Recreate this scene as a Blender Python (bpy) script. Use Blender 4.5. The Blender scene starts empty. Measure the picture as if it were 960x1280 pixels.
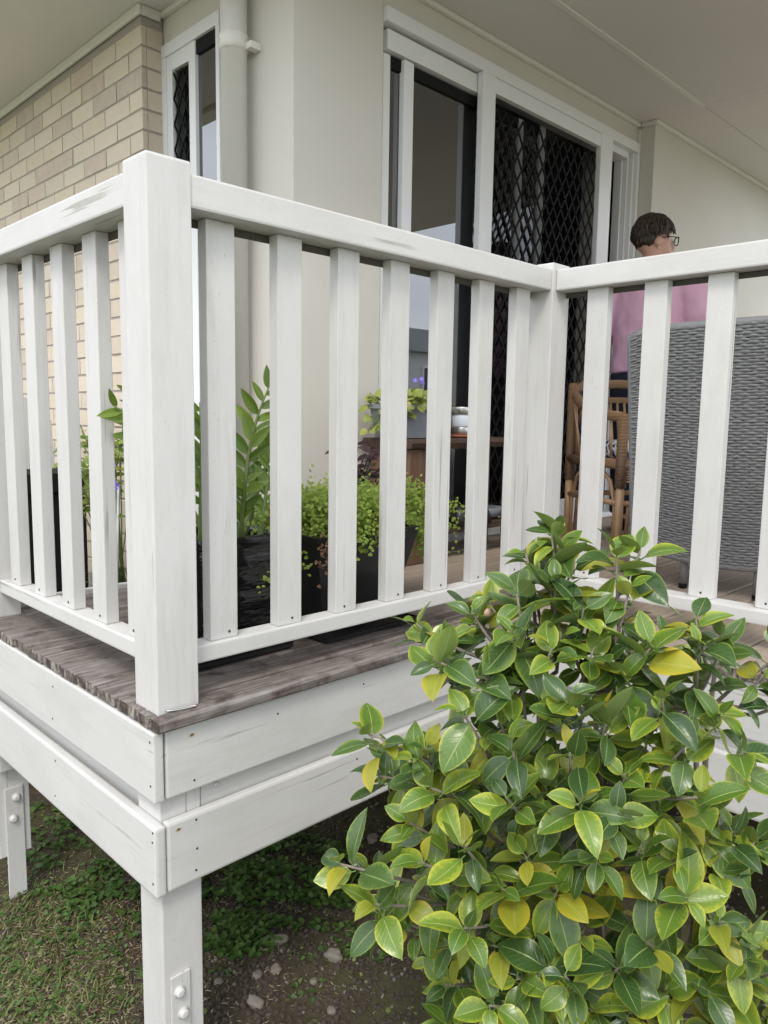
import bpy, bmesh, math, random
from mathutils import Vector, Matrix, Euler
random.seed(11)
SC = bpy.context.scene
COL = SC.collection
# ------------------------------------------------------------------ camera
cam_d = bpy.data.cameras.new('camera'); cam = bpy.data.objects.new('camera', cam_d); COL.objects.link(cam)
SC.camera = cam
cam_d.sensor_fit = 'HORIZONTAL'; cam_d.sensor_width = 36.0; cam_d.lens = 955.96/960*36
cam_d.clip_start = 0.05; cam_d.clip_end = 500
_p, _y, _r = math.radians(7.0096), math.radians(44.8968), math.radians(0.8654)
_fw = Vector((math.sin(_y)*math.cos(_p), math.cos(_y)*math.cos(_p), -math.sin(_p)))
_rt = Vector((math.cos(_y), -math.sin(_y), 0)); _up = _rt.cross(_fw)
_r2 = _rt*math.cos(_r)+_up*math.sin(_r); _u2 = _r2.cross(_fw)
cam.matrix_world = Matrix(((_r2.x,_u2.x,-_fw.x,-0.6887),(_r2.y,_u2.y,-_fw.y,-1.2956),(_r2.z,_u2.z,-_fw.z,0.5687),(0,0,0,1)))
# ------------------------------------------------------------------ sky, sun, exposure
SUN_EL, SUN_AZ = math.radians(52), Vector((-0.80, -0.60, 0)).normalized()
W = bpy.data.worlds.new('World'); SC.world = W; W.use_nodes = True
nt = W.node_tree; nt.nodes.clear()
out = nt.nodes.new('ShaderNodeOutputWorld'); bg = nt.nodes.new('ShaderNodeBackground')
sky = nt.nodes.new('ShaderNodeTexSky'); sky.sky_type = 'NISHITA'; sky.sun_disc = False
sky.sun_elevation = SUN_EL; sky.sun_rotation = math.atan2(SUN_AZ.x, SUN_AZ.y)
sky.dust_density = 3.0; sky.air_density = 1.0
tc = nt.nodes.new('ShaderNodeTexCoord'); mp = nt.nodes.new('ShaderNodeMapping'); mp.inputs['Scale'].default_value = (1, 1, 2.6)
ns = nt.nodes.new('ShaderNodeTexNoise'); ns.inputs['Scale'].default_value = 3.2; ns.inputs['Detail'].default_value = 7
rp = nt.nodes.new('ShaderNodeValToRGB'); rp.color_ramp.elements[0].position = 0.30; rp.color_ramp.elements[1].position = 0.62
rp.color_ramp.elements[0].color = (0.72, 0.72, 0.72, 1); rp.color_ramp.elements[1].color = (1, 1, 1, 1)
mx = nt.nodes.new('ShaderNodeMixRGB'); mx.inputs['Color2'].default_value = (12.1, 12.6, 13.5, 1)
nt.links.new(tc.outputs['Generated'], mp.inputs[0]); nt.links.new(mp.outputs[0], ns.inputs['Vector'])
nt.links.new(ns.outputs['Fac'], rp.inputs[0]); nt.links.new(rp.outputs[0], mx.inputs['Fac'])
nt.links.new(sky.outputs[0], mx.inputs['Color1']); nt.links.new(mx.outputs[0], bg.inputs[0])
bg.inputs[1].default_value = 0.10
nt.links.new(bg.outputs[0], out.inputs[0])
sd = bpy.data.lights.new('sun', 'SUN'); sd.energy = 1.15; sd.angle = math.radians(16); sd.color = (1.0, 0.945, 0.86)
so = bpy.data.objects.new('sun', sd); COL.objects.link(so)
_sv = Vector((SUN_AZ.x*math.cos(SUN_EL), SUN_AZ.y*math.cos(SUN_EL), math.sin(SUN_EL)))
so.rotation_euler = _sv.to_track_quat('Z', 'Y').to_euler(); so.location = _sv*20
SC.view_settings.view_transform = 'Standard'; SC.view_settings.look = 'None'
SC.view_settings.exposure = 0.70; SC.view_settings.gamma = 1.0
SC.render.engine = 'CYCLES'
SC.render.resolution_x, SC.render.resolution_y = 768, 1024
SC.cycles.use_adaptive_sampling = True; SC.cycles.adaptive_threshold = 0.02; SC.cycles.max_bounces = 6; SC.cycles.diffuse_bounces = 3; SC.cycles.glossy_bounces = 3; SC.cycles.transmission_bounces = 4; SC.cycles.transparent_max_bounces = 8
# ------------------------------------------------------------------ helpers
def wm(o):
    m = o.matrix_parent_inverse @ o.matrix_basis
    return wm(o.parent) @ m if o.parent else m
def attach(o, parent):
    if parent is not None:
        o.parent = parent; o.matrix_parent_inverse = wm(parent).inverted()
    return o
def link(name, me, parent=None, loc=(0,0,0), rot=None):
    o = bpy.data.objects.new(name, me); COL.objects.link(o); o.location = loc
    if rot is not None: o.rotation_euler = rot
    return attach(o, parent)
def tag(o, label=None, cat=None, group=None, kind=None):
    if label: o['label'] = label
    if cat: o['category'] = cat
    if group: o['group'] = group
    if kind: o['kind'] = kind
    return o
def thing(name, label, cat, loc=(0,0,0), group=None):
    return tag(link(name, None, None, loc), label, cat, group)
def smooth(me):
    me.polygons.foreach_set('use_smooth', [True]*len(me.polygons))
def bm_mesh(name, bm, mats, sm=False):
    me = bpy.data.meshes.new(name); bm.to_mesh(me); bm.free()
    for m in (mats if isinstance(mats, (list, tuple)) else [mats]): me.materials.append(m)
    if sm: smooth(me)
    return me
def add_box(bm, x0, x1, y0, y1, z0, z1, bev=0.0, mi=0):
    vs = [bm.verts.new(p) for p in ((x0,y0,z0),(x1,y0,z0),(x1,y1,z0),(x0,y1,z0),(x0,y0,z1),(x1,y0,z1),(x1,y1,z1),(x0,y1,z1))]
    fs = [bm.faces.new([vs[i] for i in q]) for q in ((3,2,1,0),(4,5,6,7),(0,1,5,4),(1,2,6,5),(2,3,7,6),(3,0,4,7))]
    for f in fs: f.material_index = mi
    if bev > 0:
        es = list({e for f in fs for e in f.edges})
        bmesh.ops.bevel(bm, geom=es, offset=bev, segments=2, profile=0.6, affect='EDGES', material=-1)
def box(name, x0, x1, y0, y1, z0, z1, mat, parent=None, bev=0.002):
    c = ((x0+x1)/2, (y0+y1)/2, (z0+z1)/2); bm = bmesh.new()
    add_box(bm, x0-c[0], x1-c[0], y0-c[1], y1-c[1], z0-c[2], z1-c[2], bev)
    return link(name, bm_mesh(name, bm, mat), parent, c)
def add_tube(bm, pts, rad, seg=8, mi=0, caps=True):
    pts = [Vector(p) for p in pts]; n = len(pts)
    rs = rad if isinstance(rad, (list, tuple)) else [rad]*n
    rings = []; ref = None
    for i, p in enumerate(pts):
        t = (pts[min(i+1,n-1)]-pts[max(i-1,0)]).normalized()
        if ref is None: ref = Vector((0,0,1)) if abs(t.z) < 0.9 else Vector((1,0,0))
        a = (ref - t*ref.dot(t)).normalized(); b = t.cross(a); ref = a
        rings.append([bm.verts.new(p+(a*math.cos(2*math.pi*k/seg)+b*math.sin(2*math.pi*k/seg))*rs[i]) for k in range(seg)])
    fs = []
    for i in range(n-1):
        for k in range(seg):
            fs.append(bm.faces.new((rings[i][k], rings[i][(k+1)%seg], rings[i+1][(k+1)%seg], rings[i+1][k])))
    if caps:
        fs.append(bm.faces.new(rings[0][::-1])); fs.append(bm.faces.new(rings[-1]))
    for f in fs: f.material_index = mi; f.smooth = True
    return fs
def tube(name, pts, rad, mat, parent=None, seg=10):
    bm = bmesh.new(); add_tube(bm, pts, rad, seg)
    return link(name, bm_mesh(name, bm, mat), parent)
def add_lathe(bm, prof, seg=20, loc=(0,0,0), mi=0):
    L = Vector(loc); rings = [[bm.verts.new(L+Vector((r*math.cos(2*math.pi*k/seg), r*math.sin(2*math.pi*k/seg), z))) for k in range(seg)] for r, z in prof]
    for i in range(len(prof)-1):
        for k in range(seg):
            f = bm.faces.new((rings[i][k], rings[i][(k+1)%seg], rings[i+1][(k+1)%seg], rings[i+1][k])); f.material_index = mi; f.smooth = True
    f = bm.faces.new(rings[0][::-1]); f.material_index = mi
    f = bm.faces.new(rings[-1]); f.material_index = mi
def copy_obj(o, parent, loc, rot=None):
    c = o.copy(); COL.objects.link(c); c.parent = None; c.matrix_parent_inverse = Matrix(); c.location = loc
    if rot is not None: c.rotation_euler = rot
    return attach(c, parent)
def rnd(a, b): return random.uniform(a, b)
# ------------------------------------------------------------------ materials
def new_mat(name):
    m = bpy.data.materials.new(name); m.use_nodes = True; t = m.node_tree; t.nodes.clear()
    o = t.nodes.new('ShaderNodeOutputMaterial'); b = t.nodes.new('ShaderNodeBsdfPrincipled'); t.links.new(b.outputs[0], o.inputs[0])
    return m, t, b, o
def N(t, ty, **kw):
    n = t.nodes.new(ty)
    for k, v in kw.items():
        if hasattr(n, k): setattr(n, k, v)
        else: n.inputs[k.replace('_', ' ')].default_value = v
    return n
def ramp(t, fac, stops):
    r = t.nodes.new('ShaderNodeValToRGB'); e = r.color_ramp.elements
    while len(e) < len(stops): e.new(0.5)
    for i, (p, c) in enumerate(stops):
        e[i].position = p; e[i].color = (*c, 1) if len(c) == 3 else c
    t.links.new(fac, r.inputs[0]); return r.outputs[0]
def mix(t, fac, a, b, mode='MIX'):
    m = t.nodes.new('ShaderNodeMixRGB'); m.blend_type = mode
    for i, v in ((0, fac), (1, a), (2, b)):
        if isinstance(v, (int, float)): m.inputs[i].default_value = v
        elif isinstance(v, tuple): m.inputs[i].default_value = (*v, 1)
        else: t.links.new(v, m.inputs[i])
    return m.outputs[0]
def math_n(t, op, a, b=0.0):
    m = t.nodes.new('ShaderNodeMath'); m.operation = op
    for i, v in ((0, a), (1, b)):
        if isinstance(v, (int, float)): m.inputs[i].default_value = v
        else: t.links.new(v, m.inputs[i])
    return m.outputs[0]
def coords(t, scale=(1,1,1), space='Object', jitter=True):
    tc = t.nodes.new('ShaderNodeTexCoord'); v = tc.outputs[space]
    if jitter:
        oi = t.nodes.new('ShaderNodeObjectInfo'); ad = t.nodes.new('ShaderNodeVectorMath'); ad.operation = 'ADD'
        s = t.nodes.new('ShaderNodeMath'); s.operation = 'MULTIPLY'; s.inputs[1].default_value = 37.0
        t.links.new(oi.outputs['Random'], s.inputs[0]); t.links.new(v, ad.inputs[0]); t.links.new(s.outputs[0], ad.inputs[1]); v = ad.outputs[0]
    mp = t.nodes.new('ShaderNodeMapping'); mp.inputs['Scale'].default_value = scale; t.links.new(v, mp.inputs[0])
    return mp.outputs[0]
def noise(t, vec, scale, detail=4, rough=0.55, out='Fac'):
    n = t.nodes.new('ShaderNodeTexNoise'); n.inputs['Scale'].default_value = scale; n.inputs['Detail'].default_value = detail; n.inputs['Roughness'].default_value = rough
    t.links.new(vec, n.inputs['Vector']); return n.outputs[out]
def bump(t, b, h, strength=0.3, dist=0.002):
    n = t.nodes.new('ShaderNodeBump'); n.inputs['Strength'].default_value = strength; n.inputs['Distance'].default_value = dist
    t.links.new(h, n.inputs['Height']); t.links.new(n.outputs[0], b.inputs['Normal'])
def simple(name, col, rough=0.5, metal=0.0, var=0.08, sc=30, bmp=0.15, spec=0.5, dist=0.001):
    m, t, b, o = new_mat(name); v = coords(t); n = noise(t, v, sc, 5); n2 = noise(t, v, sc*0.15, 3)
    c = mix(t, n, tuple(x*(1-var) for x in col), tuple(min(1, x*(1+var)) for x in col))
    c = mix(t, math_n(t, 'MULTIPLY', n2, var*2), c, tuple(x*0.6 for x in col))
    t.links.new(c, b.inputs['Base Color']); b.inputs['Roughness'].default_value = rough; b.inputs['Metallic'].default_value = metal
    b.inputs['Specular IOR Level'].default_value = spec
    if bmp: bump(t, b, n, bmp, dist)
    return m
def painted(name, axis, col=(0.615,0.608,0.588), wear=1.0):
    """weathered white paint on timber, grain along the axis"""
    m, t, b, o = new_mat(name); k = 0.06
    sc = [1,1,1]; sc[axis] = k
    v = coords(t, tuple(sc)); g = noise(t, v, 160, 5, 0.6); st = noise(t, v, 38, 4, 0.65)
    v2 = coords(t); bl = noise(t, v2, 3.0, 4, 0.6); sp = noise(t, v2, 130, 3, 0.6)
    sc3 = [1,1,1]; sc3[axis] = 0.025
    cr = noise(t, coords(t, tuple(sc3)), 55, 3, 0.7)
    c = mix(t, bl, tuple(x*0.88 for x in col), tuple(min(1, x*1.06) for x in col))
    streak = ramp(t, st, [(0.55, (0,0,0)), (0.82, (1,1,1))])
    c = mix(t, math_n(t, 'MULTIPLY', streak, 0.50*wear), c, (0.43,0.42,0.40))
    crack = ramp(t, cr, [(0.635, (0,0,0)), (0.660, (1,1,1))])
    msk = ramp(t, bl, [(0.47, (0,0,0)), (0.60, (1,1,1))])
    c = mix(t, math_n(t, 'MULTIPLY', math_n(t, 'MULTIPLY', crack, msk), 0.75*wear), c, (0.30,0.28,0.25))
    gm2 = noise(t, coords(t, tuple(0.30 if i == axis else 1.0 for i in range(3))), 11, 5, 0.7)
    c = mix(t, math_n(t, 'MULTIPLY', ramp(t, gm2, [(0.48,(0,0,0)),(0.68,(1,1,1))]), 0.34*wear), c, (0.47,0.455,0.425))
    spots = ramp(t, sp, [(0.655, (0,0,0)), (0.70, (1,1,1))])
    c = mix(t, math_n(t, 'MULTIPLY', spots, 0.35*wear), c, (0.42,0.40,0.36))
    t.links.new(c, b.inputs['Base Color']); b.inputs['Roughness'].default_value = 0.52; b.inputs['Specular IOR Level'].default_value = 0.35
    h = mix(t, 0.5, g, st); h = mix(t, math_n(t, 'MULTIPLY', crack, msk), h, (0,0,0))
    bump(t, b, h, 0.35, 0.0012)
    return m
M = {}
for i, a in enumerate('xyz'): M['paint_'+a] = painted('white_paint_'+a, i)
M['paint_worn'] = painted('worn_white_paint', 2, (0.60,0.595,0.575), 2.2)
def decking():
    m, t, b, o = new_mat('weathered_decking')
    v = coords(t, (0.05,1,1)); g = noise(t, v, 150, 6, 0.65); st = noise(t, v, 34, 5, 0.7)
    tc = t.nodes.new('ShaderNodeNewGeometry'); sx = t.nodes.new('ShaderNodeSeparateXYZ'); t.links.new(tc.outputs['Position'], sx.inputs[0])
    mp = t.nodes.new('ShaderNodeMapping'); mp.inputs['Scale'].default_value = (1,1,1); t.links.new(tc.outputs['Position'], mp.inputs[0])
    bl = noise(t, mp.outputs[0], 5, 4, 0.6); bl2 = noise(t, mp.outputs[0], 11, 5, 0.7)
    # silvered, stained boards out in the weather; browner ones under the verandah roof (x > 1.1)
    old = ramp(t, g, [(0.28, (0.085,0.070,0.062)), (0.5, (0.185,0.162,0.148)), (0.72, (0.31,0.285,0.265))])
    old = mix(t, ramp(t, bl2, [(0.50, (0,0,0)), (0.66, (1,1,1))]), old, (0.060,0.042,0.038))
    old = mix(t, math_n(t, 'MULTIPLY', ramp(t, st, [(0.54, (0,0,0)), (0.66, (1,1,1))]), 0.55), old, (0.44,0.42,0.40))
    oi0 = t.nodes.new('ShaderNodeObjectInfo'); old = mix(t, math_n(t, 'MULTIPLY', oi0.outputs['Random'], 0.35), old, (0.105,0.082,0.070))
    new = ramp(t, g, [(0.25, (0.30,0.235,0.175)), (0.75, (0.52,0.43,0.34))])
    new = mix(t, ramp(t, st, [(0.5, (0,0,0)), (0.8, (0.7,0.7,0.7))]), new, (0.26,0.19,0.13))
    oi = t.nodes.new('ShaderNodeObjectInfo')
    new = mix(t, math_n(t, 'MULTIPLY', oi.outputs['Random'], 0.5), new, (0.30,0.24,0.19))
    fx = math_n(t, 'ADD', sx.outputs['X'], math_n(t, 'MULTIPLY', math_n(t, 'SUBTRACT', bl, 0.5), 0.5))
    f = ramp(t, fx, [(0.9, (0,0,0)), (1.0, (1,1,1))])
    r = t.nodes.new('ShaderNodeMapRange'); r.inputs['From Min'].default_value = 0.85; r.inputs['From Max'].default_value = 1.45; t.links.new(fx, r.inputs['Value'])
    c = mix(t, r.outputs[0], old, new)
    t.links.new(c, b.inputs['Base Color']); b.inputs['Roughness'].default_value = 0.75; b.inputs['Specular IOR Level'].default_value = 0.25
    bump(t, b, mix(t, 0.5, g, st), 0.7, 0.003)
    return m
M['deck'] = decking()
def end_grain():
    m, t, b, o = new_mat('weathered_end_grain'); v = coords(t, (1,1,0.35)); n = noise(t, v, 75, 3, 0.7); n2 = noise(t, coords(t), 26, 4, 0.7)
    c = ramp(t, n, [(0.36, (0.045,0.034,0.027)), (0.5, (0.14,0.115,0.098)), (0.66, (0.36,0.33,0.29))]); c = mix(t, ramp(t, n2, [(0.5,(0,0,0)),(0.62,(0.9,0.9,0.9))]), c, (0.035,0.024,0.018))
    t.links.new(c, b.inputs['Base Color']); b.inputs['Roughness'].default_value = 0.9; bump(t, b, n, 0.9, 0.004); return m
M['deck_end'] = end_grain()
def render_wall(name, col, sc=140, st=0.35):
    m, t, b, o = new_mat(name); v = coords(t); n = noise(t, v, sc, 4, 0.6); n2 = noise(t, v, 2.2, 4); n3 = noise(t, v, 9, 4)
    c = mix(t, n2, tuple(x*0.94 for x in col), tuple(x*1.05 for x in col)); c = mix(t, math_n(t, 'MULTIPLY', n3, 0.10), c, tuple(x*0.7 for x in col))
    t.links.new(c, b.inputs['Base Color']); b.inputs['Roughness'].default_value = 0.85; b.inputs['Specular IOR Level'].default_value = 0.2
    bump(t, b, n, st, 0.002); return m
M['render'] = render_wall('rendered_wall', (0.65,0.625,0.565))
M['soffit'] = render_wall('soffit_sheet', (0.70,0.685,0.655), 60, 0.05)
M['trim'] = simple('cream_trim', (0.76,0.745,0.69), 0.5, var=0.05, bmp=0.05)
M['mortar'] = simple('mortar', (0.43,0.39,0.345), 0.95, var=0.25, sc=150, bmp=0.6, dist=0.003)
def brick_mat():
    m, t, b, o = new_mat('cream_brick'); v = coords(t); n = noise(t, v, 120, 5, 0.65); n2 = noise(t, v, 14, 4); n3 = noise(t, v, 45, 3)
    oi = t.nodes.new('ShaderNodeObjectInfo')
    c = ramp(t, oi.outputs['Random'], [(0.0, (0.64,0.545,0.42)), (0.35, (0.70,0.615,0.49)), (0.7, (0.62,0.55,0.44)), (0.9, (0.57,0.46,0.37)), (1.0, (0.52,0.46,0.385))])
    c = mix(t, ramp(t, n2, [(0.4,(0,0,0)),(0.75,(0.45,0.45,0.45))]), c, (0.70,0.63,0.51))
    c = mix(t, math_n(t, 'MULTIPLY', ramp(t, n3, [(0.62,(0,0,0)),(0.75,(1,1,1))]), 0.35), c, (0.36,0.25,0.17))
    c = mix(t, math_n(t, 'MULTIPLY', n, 0.2), c, (0.36,0.31,0.25))
    t.links.new(c, b.inputs['Base Color']); b.inputs['Roughness'].default_value = 0.9; b.inputs['Specular IOR Level'].default_value = 0.2
    bump(t, b, n, 0.7, 0.003); return m
M['brick'] = brick_mat()
M['alu'] = simple('white_aluminium', (0.80,0.81,0.81), 0.32, var=0.02, bmp=0.02)
M['black'] = simple('black_powdercoat', (0.006,0.006,0.0065), 0.7, var=0.1, bmp=0.05, spec=0.25)
M['pot_black'] = simple('black_glaze', (0.010,0.010,0.011), 0.16, var=0.2, sc=20, bmp=0.1)
def ripple_mat():
    m, t, b, o = new_mat('black_rippled_glaze'); n = noise(t, coords(t, (7,7,46)), 1.0, 2, 0.4); n2 = noise(t, coords(t, (16,16,90)), 1.0, 2)
    b.inputs['Base Color'].default_value = (0.007,0.007,0.008,1); b.inputs['Roughness'].default_value = 0.07; bump(t, b, mix(t, 0.25, n, n2), 1.0, 0.010); return m
M['pot_black'] = ripple_mat()
M['pot_matt'] = simple('black_plastic', (0.016,0.016,0.017), 0.42, var=0.2, sc=40, bmp=0.1)
M['soil'] = simple('potting_soil', (0.035,0.025,0.018), 0.95, var=0.5, sc=90, bmp=1.0, dist=0.006)
M['steel'] = simple('brushed_steel', (0.55,0.54,0.52), 0.28, 1.0, var=0.05)
M['grey_plastic'] = simple('grey_plastic', (0.22,0.235,0.26), 0.45, var=0.05, bmp=0.05)
M['cream_plastic'] = simple('cream_plastic', (0.62,0.60,0.55), 0.5, var=0.04, bmp=0.05)
M['terracotta'] = simple('terracotta', (0.40,0.15,0.085), 0.8, var=0.15)
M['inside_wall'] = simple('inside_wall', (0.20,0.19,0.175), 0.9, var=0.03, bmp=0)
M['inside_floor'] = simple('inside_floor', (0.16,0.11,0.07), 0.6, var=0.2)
M['curtain'] = simple('curtain', (0.38,0.36,0.32), 0.9, var=0.06)
M['old_timber'] = None
def timber(name, a, b_, c_, axis=0, rough=0.6):
    m, t, b, o = new_mat(name); sc = [1,1,1]; sc[axis] = 0.06
    v = coords(t, tuple(sc)); g = noise(t, v, 90, 5, 0.65); s = noise(t, v, 18, 4, 0.6)
    c = ramp(t, mix(t, 0.5, g, s), [(0.3, a), (0.5, b_), (0.7, c_)])
    t.links.new(c, b.inputs['Base Color']); b.inputs['Roughness'].default_value = rough; bump(t, b, g, 0.5, 0.002); return m
M['old_timber'] = timber('dark_timber', (0.022,0.013,0.009), (0.055,0.033,0.021), (0.10,0.064,0.042))
M['old_timber_z'] = timber('brown_timber_upright', (0.07,0.036,0.02), (0.14,0.075,0.042), (0.21,0.12,0.07), 2)
M['cane'] = timber('rattan_cane', (0.23,0.13,0.062), (0.38,0.235,0.125), (0.50,0.34,0.20), 2, 0.4)
def wrap_mat():
    m, t, b, o = new_mat('wrapped_cane'); v = coords(t); n = noise(t, v, 60, 4)
    w = t.nodes.new('ShaderNodeTexWave'); w.bands_direction = 'Z'; w.inputs['Scale'].default_value = 55; w.inputs['Distortion'].default_value = 1.5; t.links.new(v, w.inputs['Vector'])
    c = mix(t, w.outputs['Fac'], (0.16,0.085,0.04), (0.42,0.265,0.145)); c = mix(t, math_n(t,'MULTIPLY',n,0.5), c, (0.22,0.13,0.07))
    t.links.new(c, b.inputs['Base Color']); b.inputs['Roughness'].default_value = 0.45; bump(t, b, w.outputs['Fac'], 0.8, 0.004); return m
M['wrap'] = wrap_mat()
M['wicker'] = simple('grey_wicker', (0.25,0.253,0.258), 0.5, var=0.3, sc=60, bmp=0.2)
M['wicker_dark'] = simple('grey_wicker_backing', (0.06,0.062,0.066), 0.7, var=0.2)
def cushion_mat():
    m, t, b, o = new_mat('blue_white_print'); v = coords(t)
    vo = t.nodes.new('ShaderNodeTexVoronoi'); vo.feature = 'DISTANCE_TO_EDGE'; vo.inputs['Scale'].default_value = 26; t.links.new(v, vo.inputs['Vector'])
    n = noise(t, v, 30, 2); f = math_n(t, 'ADD', vo.outputs['Distance'], math_n(t, 'MULTIPLY', math_n(t,'SUBTRACT',n,0.5), 0.35))
    c = ramp(t, f, [(0.10, (0.75,0.76,0.78)), (0.14, (0.014,0.022,0.11))])
    t.links.new(c, b.inputs['Base Color']); b.inputs['Roughness'].default_value = 0.85; return m
M['cushion'] = cushion_mat()
def glass_mat(name, ior=2.9, tint=0.78):
    m = bpy.data.materials.new(name); m.use_nodes = True; t = m.node_tree; t.nodes.clear()
    o = t.nodes.new('ShaderNodeOutputMaterial'); g = t.nodes.new('ShaderNodeBsdfGlossy'); g.inputs['Roughness'].default_value = 0.0
    g.inputs['Color'].default_value = (0.97,0.98,1,1)
    tr = t.nodes.new('ShaderNodeBsdfTransparent'); tr.inputs[0].default_value = (tint,tint*1.01,tint,1)
    f = t.nodes.new('ShaderNodeFresnel'); f.inputs['IOR'].default_value = ior
    x = t.nodes.new('ShaderNodeMixShader'); t.links.new(f.outputs[0], x.inputs[0]); t.links.new(tr.outputs[0], x.inputs[1]); t.links.new(g.outputs[0], x.inputs[2]); t.links.new(x.outputs[0], o.inputs[0])
    return m
M['glass'] = glass_mat('door_glass')
M['frost'] = simple('frosted_glass', (0.62,0.68,0.74), 0.35, var=0.02, bmp=0)
def leaf_mat(name, c0, c1, edge, amt, vein=(0.30,0.38,0.12), rough=0.25, trans=0.13, spots=0.4):
    """upper leaf colour c0..c1 (per leaf), margin going to edge, pale midrib and side veins from the leaf's own UVs"""
    m, t, b, o = new_mat(name)
    uv = t.nodes.new('ShaderNodeUVMap'); uv.uv_map = 'UVMap'; s = t.nodes.new('ShaderNodeSeparateXYZ'); t.links.new(uv.outputs[0], s.inputs[0])
    ax = math_n(t, 'ABSOLUTE', math_n(t, 'SUBTRACT', s.outputs[0], 0.5)); oi = t.nodes.new('ShaderNodeObjectInfo')
    at = t.nodes.new('ShaderNodeAttribute'); at.attribute_name = 'tone'
    tone = math_n(t, 'FRACT', math_n(t, 'ADD', oi.outputs['Random'], at.outputs['Fac']))
    v = coords(t); n = noise(t, v, 45, 4, 0.6); n2 = noise(t, v, 12, 3)
    base = mix(t, tone, c0, c1); base = mix(t, math_n(t, 'MULTIPLY', n, 0.35), base, tuple(x*0.6 for x in c0))
    e = math_n(t, 'ADD', math_n(t, 'MULTIPLY', ax, 2.0), math_n(t, 'MULTIPLY', math_n(t,'SUBTRACT',n2,0.5), 1.1))
    e = math_n(t, 'ADD', e, math_n(t, 'MULTIPLY', math_n(t,'SUBTRACT',tone,0.5), 0.5))
    ef = ramp(t, math_n(t,'MULTIPLY',e,0.5), [(max(0.0,0.60-amt*0.5), (0,0,0)), (min(1.0, 0.95-amt*0.42), (1,1,1))])
    c = mix(t, ef, base, edge)
    sp = ramp(t, noise(t, v, 210, 2), [(0.62,(0,0,0)),(0.70,(1,1,1))]); c = mix(t, math_n(t,'MULTIPLY',sp,spots*0.6), c, edge)
    bs = ramp(t, noise(t, v, 75, 3, .6), [(0.70,(0,0,0)),(0.735,(1,1,1))]); c = mix(t, math_n(t,'MULTIPLY',bs,0.7), c, (0.13,0.085,0.03))
    # side veins
    w = t.nodes.new('ShaderNodeMath'); w.operation = 'SINE'; t.links.new(math_n(t, 'MULTIPLY', math_n(t,'SUBTRACT', s.outputs[1], math_n(t,'MULTIPLY',ax,0.55)), 52.0), w.inputs[0])
    vf = ramp(t, w.outputs[0], [(0.86,(0,0,0)),(1.0,(1,1,1))])
    c = mix(t, math_n(t,'MULTIPLY',vf,0.10), c, vein)
    rib = ramp(t, ax, [(0.012,(1,1,1)),(0.030,(0,0,0))]); c = mix(t, math_n(t,'MULTIPLY',rib,0.6), c, vein)
    mg = ramp(t, ax, [(0.44,(0,0,0)),(0.485,(1,1,1))]); c = mix(t, math_n(t,'MULTIPLY',mg,0.55), c, edge)
    gm = t.nodes.new('ShaderNodeNewGeometry'); c2 = mix(t, gm.outputs['Backfacing'], c, mix(t, 0.55, c, (0.20,0.27,0.09)))
    t.links.new(c2, b.inputs['Base Color']); b.inputs['Roughness'].default_value = rough; b.inputs['Specular IOR Level'].default_value = 0.5
    h = math_n(t, 'SUBTRACT', math_n(t,'MULTIPLY',n,0.25), math_n(t,'ADD', math_n(t,'MULTIPLY',vf,0.4), rib)); bump(t, b, h, 0.35, 0.0012)
    tl = t.nodes.new('ShaderNodeBsdfTranslucent'); t.links.new(mix(t, 0.35, c2, (0.30,0.40,0.04)), tl.inputs[0])
    x = t.nodes.new('ShaderNodeMixShader'); x.inputs[0].default_value = trans
    t.links.new(b.outputs[0], x.inputs[1]); t.links.new(tl.outputs[0], x.inputs[2]); t.links.new(x.outputs[0], o.inputs[0])
    return m
M['cam_dark'] = leaf_mat('camellia_leaf_green', (0.028,0.070,0.018), (0.072,0.138,0.028), (0.24,0.32,0.045), 0.36)
M['cam_mid'] = leaf_mat('camellia_leaf_yellow_edged', (0.075,0.155,0.020), (0.175,0.270,0.034), (0.43,0.45,0.042), 0.60, (0.36,0.42,0.13))
M['cam_yel'] = leaf_mat('camellia_leaf_yellowing', (0.24,0.31,0.035), (0.42,0.40,0.035), (0.55,0.43,0.03), 0.60, (0.50,0.46,0.12), 0.4, 0.3, 0.8)
M['zz'] = leaf_mat('glossy_leaf', (0.085,0.165,0.022), (0.22,0.32,0.045), (0.34,0.41,0.07), 0.30, (0.22,0.32,0.08), 0.24, 0.25, 0.1)
M['fern'] = leaf_mat('fern_leaflet', (0.24,0.36,0.045), (0.42,0.52,0.085), (0.44,0.52,0.10), 0.3, (0.3,0.42,0.1), 0.5, 0.4, 0.2)
M['lime'] = leaf_mat('lime_leaf', (0.28,0.36,0.07), (0.44,0.48,0.13), (0.50,0.46,0.16), 0.4, (0.5,0.5,0.2), 0.5, 0.35, 0.5)
M['purple_leaf'] = leaf_mat('purple_leaf', (0.020,0.009,0.015), (0.050,0.020,0.032), (0.06,0.03,0.04), 0.3, (0.09,0.04,0.06), 0.4, 0.15, 0.1)
M['weed'] = leaf_mat('weed_leaf', (0.040,0.105,0.018), (0.105,0.195,0.035), (0.13,0.21,0.05), 0.3, (0.13,0.22,0.07), 0.5, 0.3, 0.2)
M['grass'] = leaf_mat('grass_blade', (0.13,0.18,0.045), (0.27,0.30,0.09), (0.36,0.34,0.14), 0.5, (0.2,0.26,0.09), 0.6, 0.3, 0.3)
M['straw'] = simple('dry_clippings', (0.34,0.28,0.18), 0.9, var=0.4, sc=60)
M['petal'] = simple('violet_petal', (0.22,0.16,0.62), 0.6, var=0.15)
M['petal_white'] = simple('flower_centre', (0.75,0.72,0.6), 0.6)
M['bark'] = simple('camellia_bark', (0.25,0.215,0.175), 0.85, var=0.35, sc=80, bmp=0.6, dist=0.002)
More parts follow.
